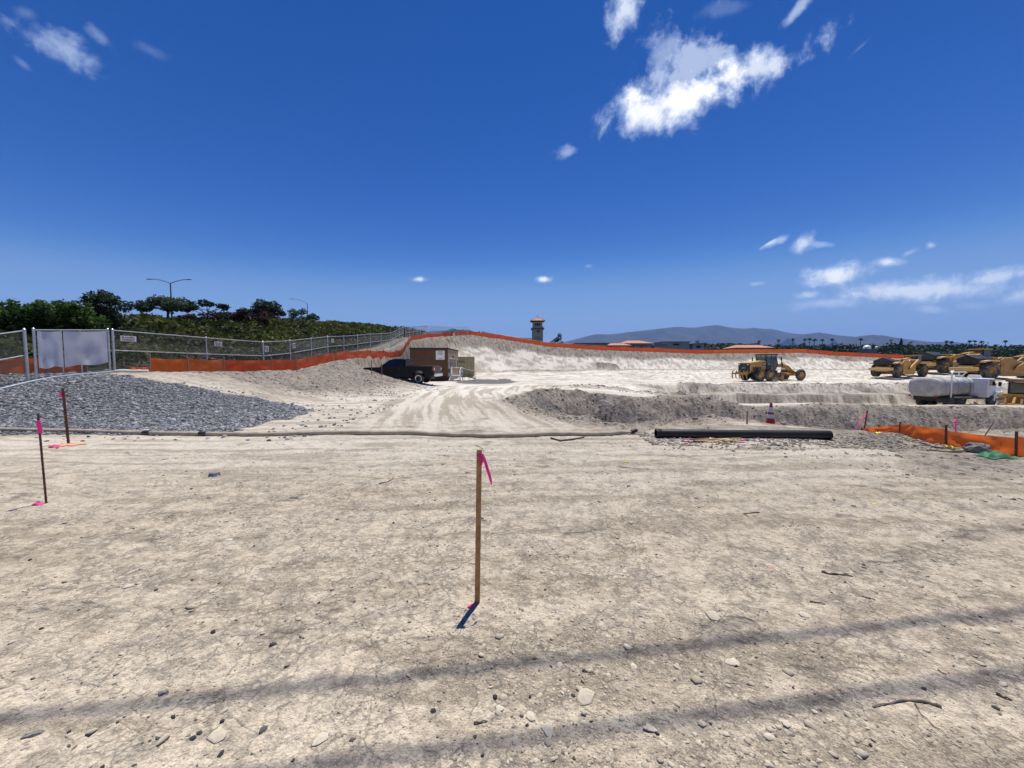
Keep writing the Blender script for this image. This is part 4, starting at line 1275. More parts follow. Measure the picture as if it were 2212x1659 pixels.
# ------------------------------------------------------------------ motor grader (x forward, origin under the tandem centre)
def text_on(parent, body, size, loc, rot, m, name='lettering'):
    cu = bpy.data.curves.new(name, 'FONT'); cu.body = body; cu.size = size; cu.extrude = .004; cu.align_x = 'CENTER'; cu.align_y = 'CENTER'
    tmp = bpy.data.objects.new(name, cu); COL.objects.link(tmp)
    me = bpy.data.meshes.new_from_object(tmp.evaluated_get(bpy.context.evaluated_depsgraph_get()))
    bpy.data.objects.remove(tmp)
    me.materials.clear(); me.materials.append(MT[m])
    o = link(name, me, parent); o.location = loc; o.rotation_euler = rot
    return o

def grader(loc, rz):
    g = thing('motor_grader', 'yellow motor grader with black cab and rear ripper on the white pad', 'grader', loc, rz)
    for x in (-.77, .77):
        for s_ in (-1, 1):
            wheel(g, (x, s_ * 1.06, .70), .70, .42, .36, s_, 'yellow', 'dirtyrubber', 22)
    for s_ in (-1, 1):
        wheel(g, (6.05, s_ * 1.06, .70), .70, .40, .36, s_, 'yellow', 'dirtyrubber', 22, 'front_wheel')
        MB().prism([(-1.0, .45), (-1.0, .82), (-.6, .95), (.6, .95), (1.0, .82), (1.0, .45)], s_ * .72, s_ * .86).build('tandem_case', 'machblack', g, .02)
        MB().rng(-1.35, -1.0, s_ * .78, s_ * 1.3, 1.42, 1.47).build('fender', 'machblack', g)
    # engine hood
    MB().prism([(-2.15, 1.0), (-2.15, 2.25), (-.2, 2.48), (.55, 2.50), (.55, 1.05)], -.73, .73).build('engine_hood', 'yellow', g, .05)
    MB().prism([(-2.10, 2.262), (-.2, 2.49), (.55, 2.51), (.55, 2.54), (-.2, 2.52), (-2.10, 2.29)], -.66, .66).build('hood_top', 'palebeige', g, .01)
    MB().rng(-2.30, -2.14, -.80, .80, 1.05, 2.20).build('rear_grille', 'machblack', g, .05)
    for s_ in (-1, 1):
        MB().rng(-2.335, -2.29, s_ * .62 - .10, s_ * .62 + .10, 1.98, 2.08).build('tail_lamp', 'amber', g, .01)
        MB().rng(-.15, .50, s_ * .745 - .01, s_ * .745 + .01, 1.90, 2.30).build('logo_plate', 'machblack', g)
        for k in range(4):
            MB().rng(-1.6 + .35 * k, -1.35 + .35 * k, s_ * .74 - .008, s_ * .74 + .008, 1.35, 1.75).build('vent', 'machblack', g)
    MB().lathe([(.30, -.02), (.34, 0), (.30, .02)], (-2.32, 0, 1.62), 'x', 20).build('radiator_fan_ring', 'lamp', g)
    text_on(g, 'CAT', .30, (.18, -.765, 2.10), (PI / 2, 0, 0), 'white')
    text_on(g, 'CAT', .22, (-2.315, 0, 1.62), (PI / 2, 0, -PI / 2), 'white')
    MB().rng(-1.9, .6, -.95, .95, .95, 1.12).build('rear_frame', 'machblack', g, .02)
    MB().cyl((-.5, .35, 2.4), (-.5, .35, 2.95), .07, n=10).build('exhaust_stack', 'machblack', g)
    # cab
    c0 = [(.62, 1.15), (.58, 3.22), (2.10, 3.22), (2.45, 2.1), (1.95, 1.15)]
    for s_ in (-1, 1):
        for (a, b_) in ((0, 1), (2, 3), (3, 4)):
            pA, pB = c0[a], c0[b_]
            MB().cyl((pA[0], s_ * .74, pA[1]), (pB[0], s_ * .74, pB[1]), .055, n=6).build('cab_pillar', 'machblack', g)
        MB().cyl((1.32, s_ * .74, 1.15), (1.34, s_ * .74, 3.2), .05, n=6).build('cab_pillar', 'machblack', g)
        MB().add([(.68, s_ * .745, 2.1), (1.28, s_ * .745, 2.1), (1.28, s_ * .745, 3.1), (.66, s_ * .745, 3.1)], [(0, 1, 2, 3)]).build('side_window', 'cabglass', g)
        MB().add([(1.40, s_ * .745, 1.25), (1.90, s_ * .745, 1.25), (2.38, s_ * .745, 2.1), (2.06, s_ * .745, 3.1), (1.40, s_ * .745, 3.1)], [(0, 1, 2, 3, 4)]).build('door_window', 'cabglass', g)
        MB().rng(.62, 1.30, s_ * .74 - .03, s_ * .74 + .03, 1.15, 2.08).build('cab_panel', 'machblack', g)
        MB().tube([(2.2, s_ * .80, 3.0), (2.5, s_ * 1.1, 3.0), (2.5, s_ * 1.15, 2.85)], .02, 6).build('mirror_arm', 'machblack', g)
        MB().box((2.5, s_ * 1.16, 2.75), (.06, .16, .30)).build('mirror', 'machblack', g, .01)
    MB().add([(.60, -.70, 2.15), (.60, .70, 2.15), (.58, .70, 3.1), (.58, -.70, 3.1)], [(0, 1, 2, 3)]).build('rear_window', 'cabglass', g)
    MB().add([(2.43, -.70, 2.15), (2.43, .70, 2.15), (2.12, .70, 3.1), (2.12, -.70, 3.1)], [(0, 1, 2, 3)]).build('windscreen', 'cabglass', g)
    MB().rng(.45, 2.30, -.88, .88, 3.20, 3.38).build('cab_roof', 'machblack', g, .05)
    MB().rng(.62, 2.0, -.74, .74, 1.05, 1.30).build('cab_floor', 'machblack', g)
    MB().rng(1.0, 1.45, -.28, .28, 1.3, 2.3).build('operator_seat', 'machblack', g, .06)
    # gooseneck frame
    MB().prism([(1.6, 1.35), (1.6, 1.75), (2.6, 2.08), (4.2, 2.12), (5.1, 1.90), (5.9, 1.30), (6.45, 1.05), (6.45, .62), (5.8, .78), (5.0, 1.42), (4.2, 1.72), (2.6, 1.66)], -.17, .17).build('main_frame', 'yellow', g, .03)
    MB().cyl((6.05, -.9, .70), (6.05, .9, .70), .14, n=10).build('front_axle', 'yellow', g)
    MB().rng(6.35, 6.75, -.55, .55, .62, 1.10).build('front_bumper', 'yellow', g, .04)
    # drawbar, circle and blade
    MB().prism([(6.0, -.12), (6.0, .12), (3.9, .75), (3.2, .75), (3.2, -.75), (3.9, -.75)], .88, 1.0, axis='z').build('drawbar', 'yellow', g, .02)
    MB().lathe([(.55, -.07), (.80, -.07), (.80, .07), (.55, .07), (.55, -.07)], (3.45, 0, .80), 'z', 28).build('circle', 'steel', g)
    bl = part_empty('blade', g, (3.55, 0, .0))
    bl.rotation_euler = (0, 0, R(-38))
    prof = [(.0 - .16 * math.cos(R(a)) + .12, .36 + .33 * math.sin(R(a))) for a in range(-80, 81, 16)]
    prof2 = [(x - .035, z) for x, z in reversed(prof)]
    MB().prism(prof + prof2, -1.95, 1.95).build('moldboard', 'steel', bl, 0)
    for s_ in (-1, 1):
        MB().rng(-.10, .14, s_ * 1.95 - .02, s_ * 1.95 + .02, .03, .70).build('end_bit', 'oldyellow', bl)
        MB().cyl((-.12, s_ * 1.7, .6), (-.12, s_ * 1.7, 2.95), .045, n=8).build('mast', 'machblack', bl)
        MB().lathe([(.0, .0), (.09, 0), (.11, .04), (.0, .08)], (-.12, s_ * 1.7, 2.95), 'z', 12).build('mast_antenna', 'machblack', bl)
        MB().rng(-.45, -.10, s_ * .6 - .05, s_ * .6 + .05, .35, .82).build('blade_arm', 'yellow', bl)
    for s_ in (-1, 1):
        MB().cyl((3.6, s_ * .45, 2.35), (3.45, s_ * .72, .92), .055, n=8).build('lift_cylinder', 'machblack', g)
        MB().cyl((3.62, s_ * .20, 2.0), (3.60, s_ * .50, 2.3), .07, n=8).build('lift_bracket', 'yellow', g)
        MB().rng(2.2, 2.55, s_ * .50 - .2, s_ * .50 + .2, .75, 1.30).build('step_box', 'machblack', g, .02)
    # ripper
    rp = part_empty('ripper', g)
    MB().rng(-2.95, -2.72, -1.15, 1.15, .82, 1.00).build('ripper_beam', 'oldyellow', rp, .02)
    for s_ in (-1, 1):
        MB().prism([(-2.2, 1.05), (-2.2, 1.22), (-2.9, 1.05), (-2.9, .88)], s_ * .55 - .06, s_ * .55 + .06).build('ripper_arm', 'oldyellow', rp)
        MB().cyl((-2.2, s_ * .3, .70), (-2.85, s_ * .3, 1.02), .06, n=8).build('ripper_cylinder', 'yellow', rp)
    for k in range(5):
        y = -1.05 + .525 * k
        pts = [(-2.75, 1.30), (-2.85, 1.28), (-2.98, 1.02), (-3.02, .72), (-2.96, .42), (-2.82, .24), (-2.80, .32), (-2.88, .50), (-2.90, .74), (-2.84, 1.0)]
        MB().prism(pts, y - .04, y + .04).build('ripper_shank', 'oldyellow', rp, .008)
    g.scale = (1.13, 1.13, 1.13)
    return g
gp = at(1650, 824)
ga_ = R(17)
gp = Vector((gp.x - math.sin(ga_) * 1.06 * 1, gp.y + math.cos(ga_) * 1.06, 0))
zs = [H(gp.x + a * math.cos(ga_) - b_ * math.sin(ga_), gp.y + a * math.sin(ga_) + b_ * math.cos(ga_)) for a in (-.77, .77, 6) for b_ in (-1, 1)]
gp.z = max(zs) - .03
grader(gp, ga_)

# ------------------------------------------------------------------ wheel scraper (x forward, origin under the rear axle)
def scraper(loc, rz, label, m='yellow', group=None):
    s = thing('wheel_scraper', label, 'scraper', loc, rz, group)
    for sd in (-1, 1):
        wheel(s, (0, sd * 1.28, .98), .98, .72, .46, sd, 'oldyellow', 'dirtyrubber', 24)
        wheel(s, (8.1, sd * 1.28, .98), .98, .72, .46, sd, 'oldyellow', 'dirtyrubber', 24, 'drive_wheel')
        # flat fenders over the rear wheels
        MB().prism([(-1.15, 1.98), (-1.15, 2.22), (-.3, 2.34), (.75, 2.30), (.75, 2.16), (-.3, 2.20), (-1.0, 2.08)], sd * .82, sd * 1.70).build('fender', 'palebeige', s, .03)
        # bowl side
        MB().prism([(1.1, .75), (1.05, 2.35), (1.5, 2.62), (2.6, 2.55), (3.6, 2.05), (5.0, 1.85), (5.0, .55), (4.2, .35), (1.6, .35)], sd * 1.42, sd * 1.56).build('bowl_side', m, s, .03)
        # draft arm
        MB().prism([(2.6, 1.05), (2.6, 1.40), (4.6, 2.45), (5.2, 2.75), (5.5, 2.60), (5.2, 2.25), (4.7, 2.05)], sd * 1.60, sd * 1.82).build('draft_arm', m, s, .03)
        MB().cyl((3.3, sd * 1.2, 2.0), (4.6, sd * 1.0, 2.7), .09, n=8).build('apron_cylinder', 'palebeige', s)
        MB().rng(7.1, 9.1, sd * .82, sd * 1.70, 2.05, 2.16).build('front_fender', m, s, .03)
    # push block and rear frame
    MB().rng(-1.95, -1.55, -1.45, 1.45, 1.02, 1.42).build('push_block', 'palebeige', s, .05)
    MB().prism([(-1.6, .95), (-1.6, 1.55), (-.9, 1.85), (1.2, 1.85), (1.2, .8), (.6, .7), (-.9, .75)], -.80, .80).build('rear_frame', m, s, .03)
    MB().prism([(-.80, 1.85), (-1.15, 2.05), (-1.15, 2.50), (0, 3.02), (1.15, 2.50), (1.15, 2.05), (.80, 1.85)], -1.35, .35, axis='x').build('rear_engine', 'machblack', s, .04)
    MB().rng(.35, 1.05, -1.25, 1.25, 1.80, 2.65).build('bowl_back', m, s, .03)
    MB().rng(1.5, 4.9, -1.42, 1.42, .38, .55).build('bowl_floor', 'steel', s)
    MB().prism([(4.3, .45), (4.2, 1.2), (4.5, 1.85), (4.7, 1.85), (4.55, 1.2), (4.6, .45)], -1.42, 1.42).build('apron', m, s, .02)
    MB().prism([(5.0, 2.35), (5.0, 2.8), (6.6, 3.05), (7.3, 2.6), (7.3, 1.3), (6.9, 1.3), (6.8, 2.3), (6.2, 2.6)], -.30, .30).build('gooseneck', m, s, .04)
    MB().cyl((5.25, -1.8, 2.5), (5.25, 1.8, 2.5), .2, n=12).build('draft_tube', m, s)
    # tractor
    MB().rng(6.9, 9.2, -.75, .75, .85, 1.75).build('tractor_frame', m, s, .04)
    MB().prism([(8.5, 1.7), (8.5, 2.35), (10.2, 2.2), (10.45, 2.0), (10.45, 1.0), (9.2, .9)], -.75, .75).build('engine_hood', m, s, .05)
    MB().rng(10.42, 10.52, -.6, .6, 1.1, 2.0).build('grille', 'machblack', s, .02)
    MB().rng(7.2, 8.6, -.95, .75, 1.75, 1.95).build('cab_floor', m, s)
    for x in (7.25, 8.55):
        for y in (-.9, .7):
            MB().cyl((x, y, 1.9), (x, y, 3.35), .05, n=6).build('cab_pillar', 'machblack', s)
    MB().rng(7.1, 8.7, -1.0, .8, 3.33, 3.45).build('cab_roof', m, s, .03)
    MB().rng(7.3, 8.5, -.92, .70, 2.35, 3.25).build('cab_window', 'cabglass', s)
    MB().rng(7.22, 8.58, -.95, .74, 1.9, 2.35).build('cab_panel', m, s)
    return s
def place(px, py, ang, depth=None):
    p = at(px, py) if depth is None else gpt(px, depth)
    return Vector((p.x, p.y, 0))
def seat(p, ang, pts):
    c, s_ = math.cos(ang), math.sin(ang)
    return max(H(p.x + a * c - b_ * s_, p.y + a * s_ + b_ * c) for a, b_ in pts)
for k, (px, Y, ang, lab, m) in enumerate((
        (1938, 59.0, 24, 'yellow wheel scraper with dark peaked engine cover, nearest the grader', 'yellow'),
        (2034, 66.0, 8, 'yellow wheel scraper partly hidden behind the white tank truck', 'yellow'),
        (2132, 58.0, 2, 'brownish worn wheel scraper above the water truck cab, cut by the picture edge', 'oldyellow'))):
    a = R(ang)
    p = gpt(px, Y); p = Vector((p.x - math.sin(a) * 1.28, p.y + math.cos(a) * 1.28, 0))
    p.z = seat(p, a, ((0, -1.28), (0, 1.28), (8.1, 0))) - .03
    scraper(p, a, lab, m).scale = (1.0, 1.0, 1.0) if k == 0 else (1.22, 1.22, 1.22)

# ------------------------------------------------------------------ water truck (x forward, origin under the rear tandem)
def water_truck(loc, rz):
    t = thing('water_truck', 'dirty white water tank truck parked below the yellow scrapers', 'water truck', loc, rz)
    for x in (-.68, .68):
        for sd in (-1, 1):
            wheel(t, (x, sd * .98, .52), .52, .46, .27, sd, 'lamp', 'dirtyrubber')
    for sd in (-1, 1):
        wheel(t, (4.15, sd * 1.02, .52), .52, .30, .27, sd, 'lamp', 'dirtyrubber', name='front_wheel')
    MB().rng(-2.1, 5.2, -.45, .45, .70, .95).build('chassis', 'machblack', t)
    # tank with flattened oval section
    def oval(k, x):
        V = []
        for i in range(32):
            a = 2 * PI * i / 32
            c, s_ = math.cos(a), math.sin(a)
            V.append((x, 1.20 * k * math.copysign(abs(c) ** .62, c), 1.88 + .86 * k * math.copysign(abs(s_) ** .62, s_)))
        return V
    b = MB(); secs = [(.0, -2.40), (.6, -2.40), (.92, -2.36), (.98, -2.28), (1.0, -2.16), (1.0, 2.2), (.9, 2.32), (.55, 2.40), (0, 2.43)]
    V = [v for k, x in secs for v in oval(max(k, .001), x)]
    F = [(q * 32 + i, q * 32 + (i + 1) % 32, (q + 1) * 32 + (i + 1) % 32, (q + 1) * 32 + i) for q in range(len(secs) - 1) for i in range(32)]
    b.add(V, F).build('tank', 'tank', t, smooth=60)
    for x in (-1.6, .1, 1.7):
        b = MB(); V = [v for xx, k in ((x - .05, 1.012), (x - .05, 1.03), (x + .05, 1.03), (x + .05, 1.012)) for v in oval(k, xx)]
        b.add(V, [(q * 32 + i, q * 32 + (i + 1) % 32, (q + 1) * 32 + (i + 1) % 32, (q + 1) * 32 + i) for q in range(3) for i in range(32)]).build('tank_band', 'tank', t)
    for sd in (-1, 1):
        MB().rng(-.4, 1.9, sd * 1.10 - .12, sd * 1.10 + .12, .92, 1.06).build('tank_skirt', 'tank', t, .03)
    MB().tube([(-1.9, -1.26, 1.0), (-1.9, -1.26, 3.15), (-1.85, -1.22, 3.22), (.1, -1.15, 3.22), (.25, -1.15, 3.18)], .06, 10).build('fill_pipe', 'white', t)
    MB().tube([(.2, -1.15, 3.2), (.2, -.8, 2.75)], .04, 8).build('pipe_brace', 'white', t)
    MB().lathe([(.30, .0), (.30, .16), (.26, .2), (.0, .2)], (1.6, 0, 2.72), 'z', 20).build('hatch', 'tank', t)
    MB().rng(-2.45, -2.2, -1.15, 1.15, .62, 1.0).build('rear_spray_bar', 'machblack', t, .02)
    MB().rng(-2.3, -.95, -1.22, -.9, .55, .92).build('tool_box', 'machblack', t, .02)
    for sd in (-1, 1):
        MB().rng(-2.5, -2.42, sd * .95 - .1, sd * .95 + .1, 1.0, 1.12).build('tail_light', 'redlens', t)
        MB().rng(-1.4, 1.4, sd * .98 - .26, sd * .98 + .26, 1.07, 1.10).build('mudguard', 'machblack', t)
    # cab and bonnet
    X0 = len(t.children)
    MB().prism([(3.45, .85), (3.45, 2.62), (4.45, 2.62), (4.75, 1.95), (4.75, .85)], -1.08, 1.08).build('cab', 'white', t, .05)
    for sd in (-1, 1):
        MB().add([(3.65, sd * 1.087, 1.95), (4.60, sd * 1.087, 1.95), (4.36, sd * 1.087, 2.48), (3.65, sd * 1.087, 2.48)], [(0, 1, 2, 3)]).build('side_window', 'glass', t)
        MB().box((4.75, sd * 1.28, 2.1), (.08, .2, .42)).build('mirror', 'machblack', t, .01)
        pr_ = [(4.38, .55)] + [(4.38 + .0, .8)] + [(x, z) for x, z in arch(5.0, .6, .62, 170, 10)] + [(5.62, .55), (5.78, .55), (5.78, 1.05), (5.5, 1.36), (4.5, 1.36), (4.22, 1.05), (4.22, .55)]
        MB().prism(pr_, sd * .86, sd * 1.20).build('fender', 'white', t, .03)
        MB().rng(6.02, 6.10, sd * .75 - .14, sd * .75 + .14, 1.15, 1.35).build('headlight', 'amber', t, .02)
    MB().add([(4.475, -.95, 2.55), (4.475, .95, 2.55), (4.74, .98, 2.0), (4.74, -.98, 2.0)], [(0, 1, 2, 3)]).build('windscreen', 'glass', t)
    MB().prism([(4.7, .85), (4.7, 1.95), (5.9, 1.78), (6.05, 1.6), (6.05, .85)], -.80, .80).build('bonnet', 'white', t, .06)
    MB().rng(6.0, 6.2, -1.15, 1.15, .50, .78).build('front_bumper', 'white', t, .03)
    MB().box((3.75, 0, 2.78), (.5, .9, .28), taper=(.6, .8)).build('roof_box', 'white', t, .02)
    MB().cyl((3.38, .95, .9), (3.38, .95, 3.1), .06, n=10).build('exhaust_stack', 'chrome', t)
    for ch in list(t.children)[X0:]: ch.location.x -= .85
    return t
wp = gpt(2048, 37.6)
wa = R(14)
wp = Vector((wp.x, wp.y, 0)); wp.z = seat(wp, wa, ((-.7, -1), (.7, 1), (5, 0), (5, -1))) - .02
water_truck(wp, wa).scale = (1.02, 1.02, 1.06)

# ------------------------------------------------------------------ crawler dozer at the picture edge (x forward)
def dozer(loc, rz):
    d = thing('crawler_dozer', 'brown and yellow crawler dozer with dark cab windows at the picture edge', 'bulldozer', loc, rz)
    for sd in (-1, 1):
        tr = part_empty('track', d)
        lo = [(-1.75, .42), (-1.6, .12), (-1.2, .02), (1.3, .02), (1.7, .14), (1.85, .45), (1.7, .80), (1.3, .92), (-1.2, 1.02), (-1.6, .86)]
        MB().prism(lo, sd * .82, sd * 1.34).build('track_belt', 'dirtyrubber', tr, .02)
        for k in range(len(lo)):
            a, b_ = Vector((lo[k][0], 0, lo[k][1])), Vector((lo[(k + 1) % len(lo)][0], 0, lo[(k + 1) % len(lo)][1]))
            nn = max(1, int((b_ - a).length / .2))
            for q in range(nn):
                c = a.lerp(b_, (q + .5) / nn)
                ang = math.atan2(b_.z - a.z, b_.x - a.x)
                MB().box((c.x, sd * 1.08, c.z), (.05, .56, .09), rot=(0, -ang, 0)).build('grouser', 'steel', tr, smooth=0)
        MB().lathe([(.02, 0), (.30, .02), (.32, .10), (.02, .12)], (-1.25, sd * 1.34, .52), 'y', 18).build('sprocket', 'oldyellow', tr)
    MB().prism([(-1.7, .8), (-1.7, 1.55), (-.2, 1.62), (-.2, .75)], -.95, .95).build('rear_body', 'oldyellow', d, .05)
    MB().rng(-1.85, -.1, -1.15, 1.15, 1.42, 1.66).build('fuel_tank', 'yellow', d, .04)
    MB().prism([(-.2, .8), (-.2, 1.95), (1.9, 1.85), (2.1, 1.6), (2.1, .8)], -.62, .62).build('engine_hood', 'oldyellow', d, .05)
    for x in (-1.45, .15):
        for y in (-.85, .85):
            MB().cyl((x, y, 1.6), (x * .95, y, 2.72), .07, n=6).build('cab_post', 'machblack', d)
    MB().rng(-1.42, .12, -.82, .82, 1.70, 2.62).build('cab_window', 'glass', d, .03)
    MB().rng(-1.65, .35, -1.05, 1.05, 2.68, 2.84).build('cab_roof', 'rust', d, .04)
    MB().box((-.5, -.2, 2.9), (.35, .3, .14)).build('beacon', 'plasticwhite', d, .03)
    # ripper frame behind
    rp = part_empty('ripper', d)
    MB().rng(-3.1, -2.75, -1.15, 1.15, .55, .85).build('ripper_beam', 'yellow', rp, .02)
    for sd in (-1, 1):
        MB().prism([(-1.7, .55), (-1.7, .85), (-2.9, .80), (-2.9, .55)], sd * .6 - .09, sd * .6 + .09).build('ripper_arm', 'oldyellow', rp)
        MB().cyl((-1.75, sd * .45, 1.4), (-2.85, sd * .45, .85), .09, n=8).build('ripper_cylinder', 'yellow', rp)
    for k in range(3):
        y = -.85 + .85 * k
        MB().prism([(-3.05, 1.25), (-2.85, 1.25), (-2.85, .5), (-2.75, .15), (-2.95, .10), (-3.05, .45)], y - .06, y + .06).build('ripper_shank', 'palebeige', rp, .01)
    MB().prism([(2.5, .1), (2.35, .5), (2.4, 1.0), (2.6, 1.3), (2.7, 1.3), (2.52, 1.0), (2.5, .5), (2.65, .1)], -1.8, 1.8).build('blade', 'oldyellow', d)
    for sd in (-1, 1):
        MB().prism([(-.2, .40), (-.2, .62), (2.45, .62), (2.45, .40)], sd * 1.45, sd * 1.60).build('push_arm', 'oldyellow', d)
    return d
dp = gpt(2222, 33.5); da = R(32)
dp = Vector((dp.x, dp.y, 0)); dp.z = seat(dp, da, ((-1.5, -1), (-1.5, 1), (1.5, -1), (1.5, 1))) - .03
dozer(dp, da)
# ------------------------------------------------------------------ loose stones, clods and crushed rock
PALE_ST = stone_mat('pale_crumb', (.33, .275, .205), (.62, .55, .43))
DARK_ST = stone_mat('dark_pebble', (.055, .052, .052), (.24, .22, .195))
CLOD = stone_mat('soil_clod', (.24, .205, .168), (.48, .42, .35))
GRAVEL = stone_mat('crushed_rock', (.15, .148, .145), (.56, .555, .545))
RUBBLE = stone_mat('rubble', (.20, .175, .14), (.50, .45, .37))

def pick(n, x0, x1, y0, y1, bias=1.0):
    x = RNG.uniform(x0, x1, n); y = y0 + (y1 - y0) * RNG.uniform(0, 1, n) ** bias
    return x, y

# crumbs pressed on the near ground: denser near the camera and in patches
n = 23000
r = 1.25 * (9.5 / 1.25) ** (RNG.uniform(0, 1, n) ** 1.15)
a = RNG.uniform(-1.02, 1.02, n)
x, y = r * np.sin(a), r * np.cos(a)
k = fbm(x / 1.2, y / 1.2, 200, 3) + RNG.uniform(-.5, .35, n) > -.15
x, y, r = x[k], y[k], r[k]
sz = np.clip(RNG.lognormal(-5.15, .55, len(x)) * (.75 + .12 * r), .003, .035)
link('crumbs', stones('crumbs', x, y, sz, PALE_ST, .32, .42, np.clip(RNG.normal(.55, .25, len(x)), 0, 1)), kind='stuff', label='pale dirt crumbs and small flakes on the near ground')
n = 1000
r = 1.25 * (14 / 1.25) ** RNG.uniform(0, 1, n)
a = RNG.uniform(-1.02, 1.02, n)
x, y = r * np.sin(a), r * np.cos(a)
k = (fbm(x / .9, y / .9, 230, 3) + RNG.uniform(-.4, .4, n) > .12) & (y < 9)
x, y = x[k], y[k]
sz = np.clip(RNG.lognormal(-5.0, .5, len(x)), .003, .022)
link('pebbles', stones('pebbles', x, y, sz, DARK_ST, .6, .3, RNG.uniform(0, 1, len(x)) ** 1.6), kind='stuff', label='small dark pebbles scattered over the near dirt')

# crumbled clusters where the crust has broken up
cx, cy_ = [], []
for _ in range(95):
    rr_ = 1.5 * (9 / 1.5) ** random.random(); an = random.uniform(-1.0, 1.0)
    m_ = int(random.uniform(14, 60)); sp = random.uniform(.04, .14) * (1 + .08 * rr_)
    el_ = random.uniform(.3, 1)
    cx.append(rr_ * math.sin(an) + RNG.normal(0, sp * 1.6, m_)); cy_.append(rr_ * math.cos(an) + RNG.normal(0, sp * el_, m_))
cx, cy_ = np.concatenate(cx), np.concatenate(cy_)
link('broken_crust', stones('broken_crust', cx, cy_, np.clip(RNG.lognormal(-5.45, .45, len(cx)), .002, .011), CLOD, .5, .38, np.clip(RNG.normal(.3, .3, len(cx)), 0, 1)), kind='stuff', label='crumbled clusters of broken crust on the near dirt')

# the larger dark stones, one by one
ST_ME = [stones('loose_stone', np.zeros(1), np.zeros(1), np.ones(1), DARK_ST, .62, .5, np.array([t]), z=np.zeros(1)) for t in (.05, .2, .35, .6, .1, .8)]
BIG = [(1070, 1506), (1145, 1506), (1238, 1503), (947, 1500), (1042, 1632), (1127, 1547), (1675, 1590), (1515, 1600), (150, 1582), (220, 1660), (150, 1612),
       (330, 1550), (375, 1550), (430, 1585), (255, 1560), (560, 1178), (548, 1180), (1028, 1057), (1008, 1022), (1010, 1050), (850, 1130), (755, 1130), (945, 1180),
       (1570, 1422), (1590, 1440), (1640, 1470), (1760, 1500), (1805, 1452), (1775, 1420), (1545, 1375), (1700, 1390), (1830, 1385), (880, 1300), (700, 1405), (620, 1440),
       (1010, 1600), (1180, 1585), (1330, 1620), (1420, 1585), (1470, 1630), (1240, 1640), (840, 1570), (760, 1600), (560, 1620), (480, 1560), (640, 1530),
       (2005, 1590), (1930, 1560), (1880, 1610), (2080, 1630), (2150, 1530), (1930, 1460), (2060, 1440), (905, 1440), (1190, 1440), (1380, 1500)]
BIG = BIG[::2] + BIG[1:20:4]
for k, (px, py) in enumerate(BIG):
    p = at(px, py)
    o = link('loose_stone', ST_ME[k % len(ST_ME)])
    s_ = random.uniform(.006, .013) * (1 + .10 * p.y)
    o.location = (p.x, p.y, p.z + s_ * .25); o.scale = (s_, s_ * random.uniform(.6, .95), s_ * random.uniform(.7, 1.1)); o.rotation_euler = (random.uniform(-.2, .2), random.uniform(-.2, .2), random.uniform(0, 6))
    tag(o, 'small dark loose stone lying on the near trodden dirt', 'stone', 'dark stones on the near dirt')
PALE_ME = [stones('pale_clod', np.zeros(1), np.zeros(1), np.ones(1), PALE_ST, .4, .5, np.array([t]), z=np.zeros(1)) for t in (.9, 1.0, .75)]
for k, (px, py, s_) in enumerate(((1148, 1548, .045), (1185, 1580, .04), (1265, 1505, .05), (1080, 1530, .035), (1408, 1575, .03), (470, 1590, .04), (1700, 1565, .035), (1580, 1432, .045), (1540, 1330, .05), (1740, 1330, .06), (690, 1600, .04))):
    p = at(px, py)
    o = link('pale_clod', PALE_ME[k % 3])
    o.location = (p.x, p.y, p.z + .004); o.scale = (s_, s_ * .8, s_ * .26); o.rotation_euler = (0, 0, random.uniform(0, 6))
    tag(o, 'flat pale clod of dirt broken out of the near crust', 'clod', 'pale clods on the near dirt')

# clods in the pit, on the mound and along the berms
def masked(n, x0, x1, y0, y1, f):
    x, y = pick(n, x0, x1, y0, y1)
    k = RNG.uniform(0, 1, n) < f(x, y)
    return x[k], y[k]
x, y = masked(34000, -.5, 31, 9.5, 25, lambda x, y: sm(pit_sd(x, y), -1.3, .4) * np.clip(1.25 - (x / 34), .25, 1))
sz = np.clip(RNG.lognormal(-4.05, .6, len(x)), .010, .10)
link('pit_clods', stones('pit_clods', x, y, sz, CLOD, .7, .25, np.clip(RNG.normal(.45, .25, len(x)), 0, 1)), kind='stuff', label='loose grey soil clods covering the pit sides')
x, y = masked(9000, -15, -3.5, 17.5, 33.5, lambda x, y: sm(-x, 4, 8) * np.clip(.35 + fbm(x / 2, y / 2, 260, 3), 0, 1))
sz = np.clip(RNG.lognormal(-3.8, .55, len(x)), .012, .09)
link('mound_clods', stones('mound_clods', x, y, sz, CLOD, .65, .3, np.clip(RNG.normal(.5, .22, len(x)), 0, 1)), kind='stuff', label='loose soil clods on the mound before the pickup')
bx = RNG.uniform(3, 70, 2600); byy = np.interp(bx, [3, 14, 20, 60, 90], [29, 32, 45.6, 46.2, 46.5]) + RNG.normal(0, .7, 2600)
link('berm_clods', stones('berm_clods', bx, byy, np.clip(RNG.lognormal(-3.3, .5, 2600), .02, .12), CLOD, .7, .3), kind='stuff', label='soil clods along the low berm edging the pad')
